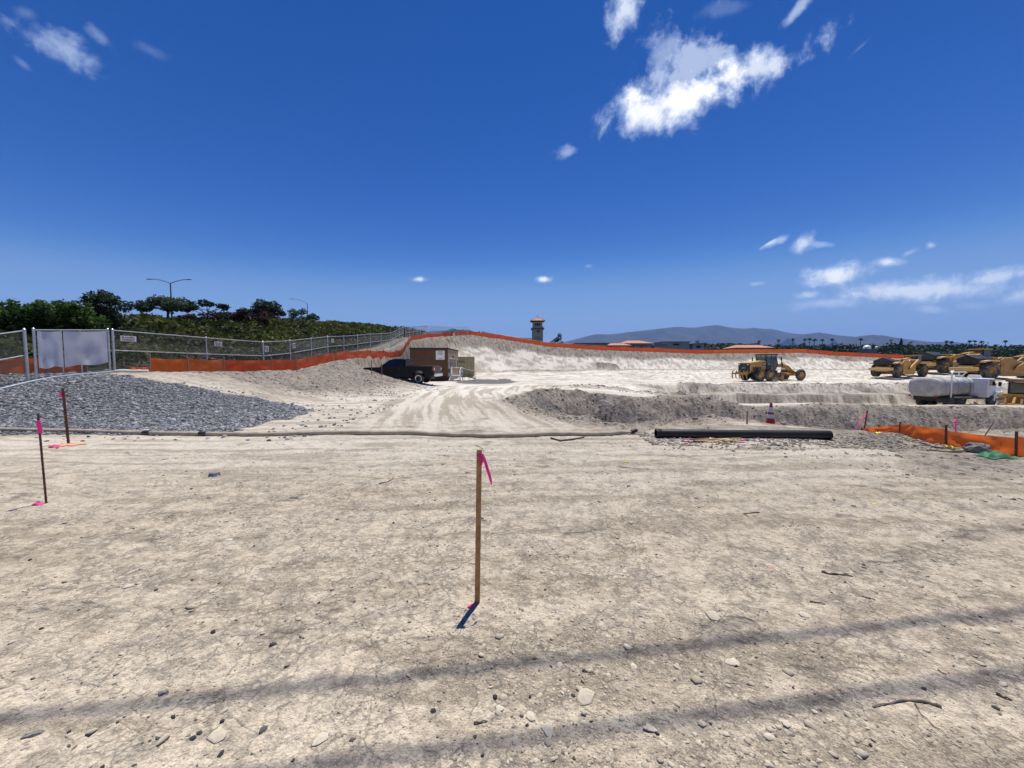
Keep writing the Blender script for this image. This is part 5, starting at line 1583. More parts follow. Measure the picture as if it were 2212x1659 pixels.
# rubble before the pipe and the stony patch by the near barrier
x, y = masked(5200, 3.0, 10.5, 7.2, 9.5, lambda x, y: sm(y + .4 * fbm(x, y, 270, 2), 7.4, 8.2) * np.clip(.75 + fbm(x / .8, y / .8, 271, 3), 0, 1))
link('rubble', stones('rubble', x, y, np.clip(RNG.lognormal(-3.85, .45, len(x)), .010, .065), RUBBLE, .5, .3), kind='stuff', label='angular pale rubble in front of the black pipe')
x, y = masked(9000, 4.0, 14.5, 4.6, 8.6, lambda x, y: np.clip(sm(x - .6 * (8.5 - y), 3, 7.5) * (.30 + 1.3 * fbm(x / 1.6, y / .7, 280, 3)), 0, 1))
link('stony_patch', stones('stony_patch', x, y, np.clip(RNG.lognormal(-4.1, .5, len(x)), .006, .055), CLOD, .5, .3, np.clip(RNG.normal(.35, .25, len(x)), 0, 1)), kind='stuff', label='dark stony dirt patch before the boulder and tarp')
# crushed rock apron
x, y = pick(90000, -22.5, -4, 8.7, 18)
g = terrain(x, y, True)[3]
vis = x / y > -1.42
k = (g + RNG.uniform(-.25, .25, len(x)) > .5) & vis
x, y = x[k][:32000], y[k][:32000]
link('crushed_rock', stones('crushed_rock', x, y, np.clip(RNG.lognormal(-3.68, .42, len(x)), .010, .075), GRAVEL, .62, .15, RNG.uniform(0, 1, len(x)) ** 1.3), kind='stuff', label='blue grey crushed rock spread beside the gate')
x, y = pick(420, -13, -4.5, 8.4, 16)
g = terrain(x, y, True)[3]; k = g < .5
link('stray_rock', stones('stray_rock', x[k], y[k], np.clip(RNG.lognormal(-3.3, .4, k.sum()), .015, .07), GRAVEL, .6, .25), kind='stuff', label='stray grey stones round the edge of the crushed rock')

# ------------------------------------------------------------------ sticks and litter on the ground
def stick(label, pix, r, m='stick', lift=.006, name='stick', taper=True):
    P = [at(*q) for q in pix]
    pts = []
    for a_, b_ in zip(P[:-1], P[1:]):
        for t in (0, .33, .66): pts.append(a_.lerp(b_, t))
    pts.append(P[-1])
    nn = len(pts)
    pts = [Vector((p.x, p.y, H(p.x, p.y) + lift + .004 * math.sin(i * 1.9))) for i, p in enumerate(pts)]
    rr = [r * (1 - .6 * i / nn) if taper else r for i in range(nn)]
    o = MB().tube(pts, rr, 6).build(name, m)
    return tag(o, label, 'stick')
stick('dark splintered stick on the dirt right of the wooden stake', [(1775, 1236), (1792, 1241), (1815, 1242), (1842, 1246)], .009)
stick('bent twig shaped like an open jaw on the dirt', [(1640, 1108), (1606, 1110), (1618, 1118)], .006)
stick('thin dark twig at the lower edge of the right-hand tyre mark', [(1750, 1301), (1768, 1303), (1783, 1306)], .005)
stick('long dry curved reed on the near dirt', [(2033, 1529), (2005, 1519), (1960, 1514), (1925, 1520), (1885, 1528)], .007, 'twig')
stick('thin dry runner branching below the curved reed', [(1975, 1520), (1990, 1545), (2020, 1572), (2046, 1590)], .003, 'twig')
stick('dark splinter above the lower tyre mark near the picture edge', [(2152, 1500), (2168, 1508), (2186, 1514)], .007)
stick('pale bent twig on the dirt behind the wooden stake', [(1028, 963), (1040, 968), (1046, 975)], .009, 'twig')
stick('thin curved twig on the dirt left of the wooden stake', [(818, 1046), (838, 1041), (848, 1036), (850, 1030)], .007)
stick('short dark twig on the crust in the upper shadow band', [(1258, 1450), (1272, 1454), (1286, 1457)], .005)
stick('short black twig on the near crust below the wooden stake', [(1024, 1564), (1040, 1562), (1053, 1559)], .004)
stick('small black splinter beside the stone left of the stake', [(1005, 1023), (1018, 1022)], .008)
def flake(label, px, py, w, d, h, m, rz, cat, name):
    p = at(px, py)
    b = MB(); n = 9
    V = []
    for z, k in ((0, 1), (h, .82)):
        for i in range(n):
            t = 2 * PI * i / n
            rr = 1 + .22 * math.sin(2.3 * i + px)
            V.append((w / 2 * rr * k * math.cos(t), d / 2 * rr * k * math.sin(t), z + .004 * math.sin(i * 2)))
    b.add(V, [(i, (i + 1) % n, n + (i + 1) % n, n + i) for i in range(n)] + [tuple(range(n, 2 * n)), tuple(range(n))[::-1]])
    o = b.build(name, m, None, smooth=0)
    o.location = (p.x, p.y, p.z - .003); o.rotation_euler = (0, 0, rz)
    return tag(o, label, cat)
MT['bluerock'] = mat('blue_grey_flake', (.15, .15, .19), .8, var=.2)
MT['stain'] = mat('rusty_stain', (.40, .25, .165), .9, var=.2, scale=20)
MT['slab'] = mat('grey_flake', (.20, .19, .175), .85, var=.2, scale=20)
flake('flat bluish stone lying alone on the dirt at mid distance', 463, 1028, .17, .12, .05, 'bluerock', .2, 'stone', 'flat_stone')
flake('large flat grey stone flake near the lower left tyre mark', 72, 1588, .075, .032, .014, 'slab', .5, 'stone', 'flat_stone')
flake('pointed grey stone flake in the upper tyre mark', 352, 1500, .05, .026, .016, 'slab', .3, 'stone', 'flat_stone')
flake('thin white plastic sliver on the near dirt', 492, 1166, .085, .014, .004, 'plasticwhite', .15, 'litter', 'plastic_sliver')
flake('yellow scrap on the dirt between stake and black pipe', 1353, 999, .07, .04, .02, 'caution', .4, 'litter', 'yellow_scrap')
flake('yellow scrap on the dirt near the picture edge', 1890, 1088, .09, .03, .008, 'caution', -.1, 'litter', 'yellow_scrap')
flake('small orange-brown stained flake on the dirt', 1664, 1230, .10, .05, .004, 'stain', -.4, 'litter', 'stained_flake')
# ------------------------------------------------------------------ planting on the road embankment
def blob_points(blobs, n, shell=.55):
    "points through ellipsoid blobs, denser towards their skin"
    vol = np.array([b[3] * b[4] * b[5] for b in blobs]) ** .75
    pick_ = RNG.choice(len(blobs), n, p=vol / vol.sum())
    B = np.array(blobs)[pick_]
    d = RNG.normal(0, 1, (n, 3)); d /= np.linalg.norm(d, axis=1)[:, None]
    r = RNG.uniform(shell ** 3, 1, n) ** (1 / 3)
    lump = 1 + .25 * np.sin(d[:, 0] * 5 + B[:, 0] * 3) * np.sin(d[:, 2] * 6 + B[:, 1])
    return B[:, :3] + d * r[:, None] * B[:, 3:6] * lump[:, None], d[:, 2]

def limb(b, p, q, r0, r1, wob=.08, n=5):
    pts = [p.lerp(q, t / n) + Vector((random.uniform(-wob, wob), random.uniform(-wob, wob), 0)) * (1 if 0 < t < n else 0) for t in range(n + 1)]
    b.tube(pts, [r0 + (r1 - r0) * t / n for t in range(n + 1)], 6)

def tree(name, label, base, trunk_h, blobs, nleaf, size, m, cat='tree', trunk_r=.12, group=None, crown='crown', limbs=True):
    "blobs are given relative to the base"
    t = thing(name, label, cat, base, 0, group)
    b = MB()
    top = Vector((random.uniform(-.1, .1), random.uniform(-.1, .1), trunk_h))
    limb(b, Vector((0, 0, -.2)), top, trunk_r, trunk_r * .6, .05)
    if limbs:
        for q in blobs:
            limb(b, top * random.uniform(.6, 1), Vector(q[:3]) + Vector((0, 0, q[5] * .3)), trunk_r * .45, trunk_r * .08, .12)
    b.build('trunk' if trunk_h > .6 else 'stem', 'bark', t)
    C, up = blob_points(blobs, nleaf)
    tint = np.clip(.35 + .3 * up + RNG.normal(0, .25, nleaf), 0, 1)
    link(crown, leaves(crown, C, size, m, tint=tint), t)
    return t

def rb(n, rx, ry, z0, z1, s0, s1):
    return [(random.uniform(-rx, rx), random.uniform(-ry, ry), random.uniform(z0, z1), (s := random.uniform(s0, s1)), s * random.uniform(.8, 1.1), s * random.uniform(.6, .85)) for _ in range(n)]

random.seed(21)
for px, Y, w, h, lab in ((-40, 19.5, 2.4, 2.9, 'dark leafy bush cut by the left picture edge above the fence'),
                         (38, 20.3, 1.9, 2.8, 'bright green leafy bush near the left picture edge'),
                         (98, 21.2, 1.8, 2.95, 'second bright green leafy bush above the gate screen'),
                         (152, 22, 1.6, 2.8, 'green leafy bush just left of the dark tree')):
    p = gpt(px, Y)
    top = pt(px, 656, Y).z - p.z
    hh = max(1.2, min(top, 4.6))
    tree('leafy_bush', lab, p, .5, rb(11, w * .85, w * .6, hh * .1, hh * .72, .45, .8) + [(random.uniform(-w, w), random.uniform(-1, 1), hh * .9, .3, .3, .28) for _ in range(5)], 4200, .17, GREEN, 'bush', .10, crown='foliage')
p = gpt(226, 24.0); hh = pt(226, 634, 24).z - p.z
tree('dark_tree', 'dark upright bushy tree standing right of the leafy bushes', p, hh * .4, rb(10, .95, .8, hh * .25, hh * .85, .40, .75) + [(.2, 0, hh * .95, .3, .3, .35), (-.45, 0, hh * .92, .2, .2, .35), (.6, .1, hh * .8, .3, .3, .3)], 4600, .16, DARKL, 'tree', .11)
p = gpt(370, 46.0); hh = pt(370, 637, 46).z - p.z
tree('gum_tree', 'broad grey green gum tree behind the double armed street lamp', p, hh * .55, rb(11, 2.0, 1.6, hh * .55, hh * .86, .6, 1.05), 4200, .26, GUM, 'tree', .17)
p = gpt(452, 37.0); hh = pt(452, 648, 37).z - p.z
tree('sparse_tree', 'sparse dark tree with gaps and reddish lower leaves', p, hh * .6, rb(12, 1.8, 1.2, hh * .30, hh * .92, .25, .5), 1500, .24, DARKL, 'tree', .10)
tree('red_shrub', 'reddish brown shrub under the sparse dark tree', gpt(430, 35.5), .4, rb(6, 1.6, .9, .3, 1.0, .35, .55), 1100, .20, REDL, 'shrub', .06, crown='foliage')
for px, Y, lab in ((505, 40, 'red brown shrub between the sparse tree and the round tree'), (545, 42, 'dark red shrub just left of the round topped tree')):
    tree('red_shrub', lab, gpt(px, Y), .5, rb(8, 1.7, 1.0, .3, 1.3, .4, .65), 1900, .20, REDL, 'shrub', .07, crown='foliage')
p = gpt(577, 55.0); hh = pt(577, 651, 55).z - p.z
tree('round_tree', 'dark round topped tree on the skyline above the fence', p, hh * .5, [(-.9, 0, hh * .62, 1.1, 1.0, .9), (-.3, 0, hh * .82, 1.2, 1.0, .85), (.9, 0, hh * .74, 1.2, 1.0, .85), (1.6, 0, hh * .58, .9, .9, .7), (.2, 0, hh * .5, 1.6, 1.2, .7), (-1.5, 0, hh * .45, .9, .9, .7)], 5200, .24, DARKL, 'tree', .2)
tree('red_shrub', 'dark red shrub at the foot of the round topped tree', gpt(590, 50), .4, rb(6, 1.4, .8, .4, 1.4, .5, .8), 1300, .22, REDL, 'shrub', .06, crown='foliage')
for px, Y, h_, lab in ((622, 58, 1.9, 'low olive shrub right of the round topped tree'), (645, 62, 2.2, 'olive shrub below the single armed street lamp'), (665, 66, 1.7, 'small grey green shrub at the lamp post foot')):
    tree('olive_shrub', lab, gpt(px, Y), .4, rb(6, 1.2, .8, .4, h_, .4, .8), 1300, .24, GUM, 'shrub', .06, crown='foliage')
p = gpt(684, 72.0); hh = pt(684, 679, 72).z - p.z
tree('small_tree', 'small flat topped tree with bare twigs right of the lamp', p, hh * .6, rb(7, 1.1, .8, hh * .6, hh * .95, .3, .6), 1000, .24, GUM, 'tree', .10)
for px, Y, lab in ((880, 105, 'dark scrub on the crest behind the stepping fence'), (985, 108, 'dark bush showing over the far orange barrier, left of the tower'), (1045, 112, 'low dark bush between far barrier and distant ridge'), (1148 - 20, 118, 'tiny dark bush close left of the clock tower')):
    p = gpt(px, Y); top = pt(px, {880: 706, 985: 711, 1045: 717}.get(px, 733), Y).z - p.z
    tree('dark_bush', lab, p, .4, [(0, 0, max(.5, top - 1.0), 3.2 if px != 1128 else 1.2, 1.5, 1.1), (1.8 if px != 1128 else .3, 0, max(.4, top - 1.4), 2.2 if px != 1128 else .8, 1.2, .9), (0, 0, max(.5, top * .4), 3 if px != 1128 else 1, 1.4, max(.8, top * .4))], 1300, .4, DARKL, 'bush', .1, crown='foliage')
p = gpt(1200, 150.0); hh = pt(1207, 722, 150).z - p.z
tree('lone_tree', 'small open crowned tree just right of the clock tower', p, hh * .5, [(-2.6, 0, hh * .62, 1.2, 1, .9), (-1.2, 0, hh * .70, 1.1, 1, .9), (.2, 0, hh * .78, 1.1, 1, .9), (1.2, 0, hh * .86, 1.2, 1, 1.0), (1.4, 0, hh * .97, .9, .8, .6), (2.2, 0, hh * .68, 1.0, .9, .8), (0, 0, hh * .55, 2.2, 1, .8)], 1300, .5, GUM, 'tree', .2)

# low planting over the whole embankment
n = 120000
Y = 7 + 100 * RNG.uniform(0, 1, n) ** 1.5
X = -RNG.uniform(17.9, 44, n)
k = (X / Y > -1.5) & (pn(X / 2.2, Y / 2.2, 300) + RNG.uniform(-.5, .4, n) > -.25) & (X < -18 - 1.6 * np.clip((28 - Y) / 8, 0, 1))
X, Y = X[k], Y[k]
Z = hz(X, Y)
dist = np.hypot(X, Y)
clump = .5 + .7 * fbm(X / 1.6, Y / 1.6, 310, 3)
hgt = np.clip(.15 + .75 * clump, .08, 1.0) * RNG.uniform(.1, 1, len(X))
C = np.stack([X, Y, Z + hgt], 1)
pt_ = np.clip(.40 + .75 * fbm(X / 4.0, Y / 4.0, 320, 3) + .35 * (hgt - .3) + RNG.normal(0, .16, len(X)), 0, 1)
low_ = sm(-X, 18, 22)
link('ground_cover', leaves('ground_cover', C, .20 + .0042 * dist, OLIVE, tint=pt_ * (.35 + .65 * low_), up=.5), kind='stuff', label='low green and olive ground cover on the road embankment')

# heap of dead branches behind the fence
random.seed(5)
bp = thing('brush_pile', 'heap of grey dead branches behind the chain link fence', 'brush pile', gz(-18.6, 23.0))
for k in range(46):
    a = random.uniform(0, 2 * PI); L = random.uniform(1.2, 2.8)
    x, y = random.gauss(0, .7), random.gauss(0, 2.0)
    z = max(.05, .75 - .30 * abs(x) - .16 * abs(y)) * random.uniform(.2, 1.5) + H(-18.6 + x, 23 + y) - H(-18.6, 23)
    el = random.uniform(-.3, .7)
    d = Vector((math.cos(a) * math.cos(el), math.sin(a) * math.cos(el), math.sin(el))) * L
    p = Vector((x, y, z)) - d * .4
    b = MB(); limb(b, p, p + d, random.uniform(.02, .05), .008, .1)
    q = p + d * .55
    limb(b, q, q + Vector((d.y * .3, -d.x * .3, .4)), .016, .005, .05, 3)
    b.build('branch', 'twig' if k % 3 else 'stick', bp)

# ------------------------------------------------------------------ street lamps on the road above
def lamp_head(parent, p, d):
    M = Matrix.Translation(p) @ Matrix.Rotation(math.atan2(d.y, d.x), 4, 'Z')
    MB().box((.35, 0, 0), (.75, .28, .10), taper=(.8, .7), M=M).build('lamp_head', 'lamp', parent, .03)
def street_lamp(label, px, py, Y, arms):
    top = pt(px, py, Y); g = Vector((top.x, top.y, H(top.x, top.y)))
    t = thing('street_lamp', label, 'street lamp')
    MB().cyl((g.x, g.y, g.z - .3), top, .11, .07, 10).build('pole', 'lamp', t)
    for d, L, rise in arms:
        d = Vector(d).normalized()
        pts = [top + d * L * s_ + Vector((0, 0, rise * math.sin(s_ * PI / 2))) for s_ in (0, .15, .3, .45, .6, .75, .9, 1)]
        MB().tube(pts, [.05] * 4 + [.04] * 4, 8).build('arm', 'lamp', t)
        lamp_head(t, pts[-1], d)
street_lamp('tall street lamp with two curved arms above the embankment trees', 368, 612, 52, (((-1, .1, 0), 2.7, .62), ((1, -.1, 0), 2.4, .45)))
street_lamp('single armed street lamp farther along the road embankment', 664, 656, 95, (((-1, 0, 0), 3.5, 1.15),))
street_lamp('small curved street lamp between the far houses and the tower', 1284, 744, 160, (((1, 0, 0), 1.9, 1.6),))
# ------------------------------------------------------------------ clock tower
def tower():
    Y = 190.0
    s = Y / FPX                                                # metres per pixel
    cx = pt(1161, 700, Y).x
    zt = lambda py: pt(1161, py, Y).z
    g = H(cx, Y)
    t = thing('clock_tower', 'square tan clock tower with a tiled pyramid roof beyond the site', 'tower', (cx, Y, 0))
    hw = 11.2 * s
    MB().rng(-hw, hw, -hw, hw, g - 1, zt(712)).build('shaft', 'stucco', t)
    MB().rng(-hw - .55, hw + .55, -hw - .55, hw + .55, zt(712.3), zt(709.3)).build('cornice', 'trimgrey', t, .12)
    MB().box((0, 0, (zt(709.3) + zt(706.5)) / 2), (2 * hw + .6, 2 * hw + .6, zt(706.5) - zt(709.3)), taper=(.88, .88)).build('cornice_slope', 'stucco', t)
    bw = 10.0 * s
    z0, z1 = zt(706.5), zt(696.2)
    # belfry with three openings each side: corner piers and mullions
    MB().rng(-bw, bw, -bw, bw, z0, z0 + .35).build('belfry_sill', 'stucco', t)
    MB().rng(-bw, bw, -bw, bw, z1 - .55, z1).build('belfry_lintel', 'stucco', t)
    for sx in (-1, 1):
        for sy in (-1, 1):
            MB().rng(min(sx * bw, sx * (bw - 1.0)), max(sx * bw, sx * (bw - 1.0)), min(sy * bw, sy * (bw - 1.0)), max(sy * bw, sy * (bw - 1.0)), z0 + .35, z1 - .55).build('corner_pier', 'stucco', t)
    for k in (-.42, .42):
        for sy in (-1, 1):
            MB().rng(k * 1.35 - .18, k * 1.35 + .18, sy * bw - .2 if sy > 0 else -bw, bw if sy > 0 else -bw + .4, z0 + .35, z1 - .55).build('mullion', 'palehouse', t)
            MB().rng(sy * bw - .2 if sy > 0 else -bw, bw if sy > 0 else -bw + .4, k * 1.35 - .18, k * 1.35 + .18, z0 + .35, z1 - .55).build('mullion', 'palehouse', t)
    MB().rng(-bw + .8, bw - .8, -bw + .8, bw - .8, z0 + .35, z1 - .5).build('bell_chamber', 'darkopen', t)
    ew = 15.2 * s
    MB().box((0, 0, z1 + .2), (2 * bw, 2 * bw, .4), taper=(ew / bw * .93, ew / bw * .93)).build('eaves_cove', 'trimgrey', t)
    V = [(-ew, -ew, z1 + .4), (ew, -ew, z1 + .4), (ew, ew, z1 + .4), (-ew, ew, z1 + .4), (-ew, -ew, z1 + .55), (ew, -ew, z1 + .55), (ew, ew, z1 + .55), (-ew, ew, z1 + .55), (0, 0, zt(685.8))]
    rf = MB().add(V, [(3, 2, 1, 0), (0, 1, 5, 4), (1, 2, 6, 5), (2, 3, 7, 6), (3, 0, 4, 7), (4, 5, 8), (5, 6, 8), (6, 7, 8), (7, 4, 8)]).build('roof', 'tile', t, smooth=0)
    apex = Vector((0, 0, zt(685.8)))
    for a in ((-ew, -ew), (ew, -ew), (ew, ew), (-ew, ew)):
        MB().tube([Vector((a[0], a[1], z1 + .6)), apex], .13, 5).build('hip_ridge', 'tile', rf)
    MB().cyl(apex - Vector((0, 0, .3)), (0, 0, zt(679.5)), .14, .03, 8).build('finial', 'trimgrey', t)
    zc = zt(716.2); rr = 3.4 * s
    ck = MB().lathe([(.001, -.12), (rr * .82, -.12), (rr * .82, -.22), (rr, -.22), (rr, .1)], (.25, -hw, zc), 'y', 28).build('clock_face', 'trimgrey', t)
    for k in range(12):
        a = PI / 6 * k
        MB().box((.25 + rr * .68 * math.sin(a), -hw - .14, zc + rr * .68 * math.cos(a)), (.06, .03, .16), rot=(0, a, 0)).build('hour_mark', 'palehouse', ck)
    for a, L in ((-1.0, .45), (1.9, .6)):
        MB().box((.25 + rr * L / 2 * math.sin(a), -hw - .15, zc + rr * L / 2 * math.cos(a)), (.06, .03, rr * L), rot=(0, a, 0)).build('clock_hand', 'palehouse', ck)
    # lamp on a bracket low on the shaft
    lp = thing('wall_lantern', 'dark lantern arm in front of the clock tower shaft', 'lantern', (cx + 3 * s, Y - hw - .8, 0))
    z = zt(734)
    MB().cyl((0, 0, H(cx, Y - hw) ), (0, 0, z + 1.2), .09, n=6).build('pole', 'lamp', lp)
    MB().box((-.5, 0, z + 1.15), (1.1, .1, .1)).build('arm', 'lamp', lp)
    MB().box((-.9, 0, z + 1.0), (.35, .3, .3)).build('lantern', 'lamp', lp)
tower()

# ------------------------------------------------------------------ houses beyond the crest
def hip_house(label, px0, px1, py_eave, py_ridge, Y, depth, m_wall='housewall', m_roof='tile', ridge=.45, wins=(), over=.5, cat='house', gz_=None, name='house'):
    a, b_ = pt(px0, py_eave, Y), pt(px1, py_eave, Y)
    w = b_.x - a.x
    ze, zr = a.z, pt(px0, py_ridge, Y).z
    g = (H(a.x, Y) if gz_ is None else gz_) - .5
    t = thing(name, label, cat, (a.x, Y, 0))
    MB().rng(over, w - over, 0, depth, g, ze).build('wall', m_wall, t)
    x0, x1, y0, y1 = 0, w, -over, depth + over
    rx0, rx1, ry = w * (.5 - ridge / 2), w * (.5 + ridge / 2), depth / 2
    V = [(x0, y0, ze - .12), (x1, y0, ze - .12), (x1, y1, ze - .12), (x0, y1, ze - .12), (x0, y0, ze + .1), (x1, y0, ze + .1), (x1, y1, ze + .1), (x0, y1, ze + .1), (rx0, ry, zr), (rx1, ry, zr)]
    rf = MB().add(V, [(3, 2, 1, 0), (0, 1, 5, 4), (1, 2, 6, 5), (2, 3, 7, 6), (3, 0, 4, 7), (4, 5, 9, 8), (5, 6, 9), (6, 7, 8, 9), (7, 4, 8)]).build('roof', m_roof, t, smooth=0)
    MB().tube([(rx0, ry, zr), (rx1, ry, zr)], .14, 6).build('ridge_cap', m_roof, rf)
    for (u0, u1, z0, z1) in wins:
        wn = MB().rng(w * u0, w * u1, -.03, .05, pt(px0, z0, Y).z, pt(px0, z1, Y).z).build('window', 'palehouse', t)
        MB().rng(w * u0 + .12, w * u1 - .12, -.06, -.02, pt(px0, z0, Y).z + .12, pt(px0, z1, Y).z - .12).build('pane', 'darkopen', wn)
    return t
def box_house(label, px0, px1, py_top, Y, depth, m_wall, m_roof, wins=(), lip=.35, name='house', cat='house', slope=0):
    a, b_ = pt(px0, py_top, Y), pt(px1, py_top, Y)
    w = b_.x - a.x; g = H(a.x, Y) - .5
    t = thing(name, label, cat, (a.x, Y, 0))
    MB().rng(0, w, 0, depth, g, a.z - .3).build('wall', m_wall, t)
    MB().prism([(-lip, a.z - .3), (w + lip, a.z - .3 + slope), (w + lip, a.z + slope), (-lip, a.z)], -lip, depth + lip).build('roof', m_roof, t)
    for (u0, u1, z0, z1) in wins:
        wn = MB().rng(w * u0, w * u1, -.04, .05, pt(px0, z0, Y).z, pt(px0, z1, Y).z).build('window', 'trimgrey', t)
        MB().rng(w * u0 + .1, w * u1 - .1, -.07, -.02, pt(px0, z0, Y).z + .1, pt(px0, z1, Y).z - .1).build('pane', 'darkopen', wn)
    return t
box_house('low building with a long dark flat roof right of the tower', 1243, 1313, 741, 135, 8, 'housewall', 'darkroof', ((.1, .4, 752, 746), (.5, .9, 752, 746)), name='pavilion', cat='building')
hip_house('tan house with an orange tiled hip roof beyond the barrier', 1346, 1412, 742, 733.5, 140, 12, ridge=.42, wins=((.15, .4, 753, 746), (.55, .85, 753, 746)))
hip_house('lower tile roofed wing left of the tan house', 1315, 1364, 746.5, 740, 136, 8, ridge=.5, wins=((.3, .6, 755, 750),), name='house_wing')
box_house('long plain garden wall building between the tiled house and grey block', 1398, 1440, 744.5, 133, 5, 'palehouse', 'housewall', ((.2, .35, 753, 748),), name='garage')
box_house('tall grey block house with one dark window strip', 1434, 1489, 737.5, 138, 9, 'palehouse', 'housewall', ((.36, .62, 746, 742),))
box_house('small pale lean-to building right of the grey block house', 1497, 1521, 742, 140, 6, 'palehouse', 'housewall', ((.3, .7, 752, 746),), slope=.2, name='shed', cat='shed')
hip_house('wide house with a pinkish tiled roof behind the grader', 1594, 1672, 751.5, 744, 150, 11, ridge=.7, wins=((.2, .4, 757, 753), (.6, .8, 757, 753)))
hip_house('low pale roofed building at the right end of the far barrier', 1900, 1940, 771, 766.5, 112, 6, 'palehouse', 'housewall', .4, name='low_house', gz_=1.5)
def dome():
    Y = 165.0
    a, b_ = pt(1861, 757, Y), pt(1884, 757, Y)
    w = b_.x - a.x; cx = (a.x + b_.x) / 2; g = H(cx, Y)
    t = thing('domed_building', 'small building with a pale dome and two white globes', 'building', (cx, Y, 0))
    zt = pt(1870, 754, Y).z
    MB().rng(-w / 2, w / 2, -w / 2, w / 2, g - .5, zt).build('wall', 'housewall', t)
    r = w * .30
    MB().lathe([(r, zt), (r, zt + .4)] + [(r * math.cos(R(q)), zt + .4 + r * .95 * math.sin(R(q))) for q in range(0, 91, 15)], (0, 0, 0), 'z', 24).build('dome', 'white', t)
    for sx in (-1, 1):
        MB().lathe([(.001, 0)] + [(.55 * math.sin(R(q)), .55 - .55 * math.cos(R(q))) for q in range(15, 181, 15)], (sx * w * .48, -w * .45, zt), 'z', 14).build('globe', 'white', t)
dome()

# ------------------------------------------------------------------ far trees and palms
random.seed(33)
n = 42000
px = RNG.uniform(1470, 2420, n)
Yd = RNG.uniform(150, 430, n)
Xd = (px - 1106) / FPX * Yd
Zg = hz(Xd, Yd)
roof = 742 - 5 * fbm(px / 40.0, px * 0 + 2.2, 400, 4) - 3.5 * fbm(px / 13.0, px * 0 + 7.7, 401, 3) + 10 * sm(px, 1560, 1470)
zt_ = EYE + Yd * (785.5 - roof) / FPX
hgt_ = np.clip(zt_ - Zg, .8, 14)
clump = np.clip(.55 + .8 * fbm(Xd / 9.0, Yd / 14.0, 410, 3), .15, 1)
hgt_ = np.where(Yd < 230, np.minimum(hgt_, 2.5), hgt_)
C = np.stack([Xd, Yd, Zg + hgt_ * clump * RNG.uniform(.15, 1, n) ** .6], 1)
link('far_wood', leaves('far_wood', C, 1.5, WOODL, tint=np.clip(.35 + .5 * fbm(Xd / 12, Yd / 12, 420, 2) + RNG.normal(0, .2, n), 0, 1), aspect=.8), kind='stuff', label='dark band of far trees along the horizon')
n = 9000
px = RNG.uniform(1240, 1640, n); Yd = RNG.uniform(200, 300, n); Xd = (px - 1106) / FPX * Yd; Zg = hz(Xd, Yd)
roof = np.where(px < 1500, 750, 742) - 4 * fbm(px / 25.0, px * 0 + 3.3, 430, 3)
C = np.stack([Xd, Yd, Zg + np.clip(EYE + Yd * (785.5 - roof) / FPX - Zg, .3, 12) * RNG.uniform(.1, 1, n)], 1)
link('far_shrubs', leaves('far_shrubs', C, 1.2, WOODL, aspect=.8), kind='stuff', label='low dark shrubs around the far houses')
n = 3000
Xd = RNG.uniform(10, 120, n); Yd = crest_y(Xd) + RNG.uniform(4, 9, n)
C = np.stack([Xd, Yd, hz(Xd, Yd) + RNG.uniform(.1, 1.5, n) * np.clip(.6 + fbm(Xd / 3, Yd / 3, 440, 2), .1, 1)], 1)
link('crest_shrubs', leaves('crest_shrubs', C, .5, WOODL), kind='stuff', label='dark low shrubs just behind the far orange barrier')

def palm(label, px, py_top, Y, r=2.0):
    top = pt(px, py_top, Y); g = H(top.x, Y)
    hgt = top.z - g
    t = thing('palm_tree', label, 'palm tree', (top.x, Y, g), 0, 'far palms on the skyline')
    lean = random.uniform(-.4, .4)
    MB().tube([(0, 0, -.5), (lean * .4, 0, hgt * .5), (lean, 0, hgt - r * .3)], [.30, .22, .18], 7).build('trunk', 'bark', t)
    b = MB()
    for k in range(22):
        a = 2 * PI * k / 22 + random.uniform(-.1, .1); el = random.uniform(-.5, 1.1)
        pts = []
        for q in range(5):
            s_ = q / 4
            pts.append(Vector((lean + math.cos(a) * r * s_ * math.cos(el * (1 - s_)), math.sin(a) * r * s_ * math.cos(el * (1 - s_)), hgt - r * .3 + r * (math.sin(el) * s_ - .55 * s_ * s_))))
        side = Vector((-math.sin(a), math.cos(a), 0))
        V, F = [], []
        for q, p in enumerate(pts):
            wd = .28 * r * math.sin(PI * (.15 + .8 * q / 4))
            V += [p - side * wd - Vector((0, 0, wd * .35)), p, p + side * wd - Vector((0, 0, wd * .35))]
        for q in range(4):
            F += [(3 * q, 3 * q + 1, 3 * q + 4, 3 * q + 3), (3 * q + 1, 3 * q + 2, 3 * q + 5, 3 * q + 4)]
        b.add(V, F)
    b.v = [tuple(v) for v in b.v]
    o = b.build('fronds', 'bark', t)
    o.data.materials[0] = PALM
    o.data.attributes.new('tint', 'FLOAT', 'POINT').data.foreach_set('value', np.random.default_rng(int(px)).uniform(0, 1, len(o.data.vertices)).astype(np.float32))
for px, py, Y in ((1798, 731, 300), (1738, 731, 290), (1749, 730, 300), (1759, 731, 300), (1714, 731, 280), (1777, 732.5, 330), (1859, 730.5, 300), (1926, 733, 290), (1967, 737, 330), (2046, 735.5, 280), (2055, 736.5, 290), (2094, 735, 280), (2106, 735, 290), (2120, 736, 300), (1683, 733, 280), (1505, 735, 240), (2172, 735, 290), (1640, 735, 270)):
    palm('far palm with a tuft of fronds above the dark treeline', px, py, Y, 1.5 if Y < 300 else 1.8)
p = gpt(1943, 260); hh = pt(1943, 731, 260).z - p.z
tree('cypress', 'narrow dark conifer standing up from the far treeline', p, hh * .3, [(0, 0, hh * q, (1 - q) * 1.6 + .3, (1 - q) * 1.6 + .3, hh * .12) for q in (.35, .5, .65, .8, .93)], 900, .7, DARKL, 'tree', .25, limbs=False)
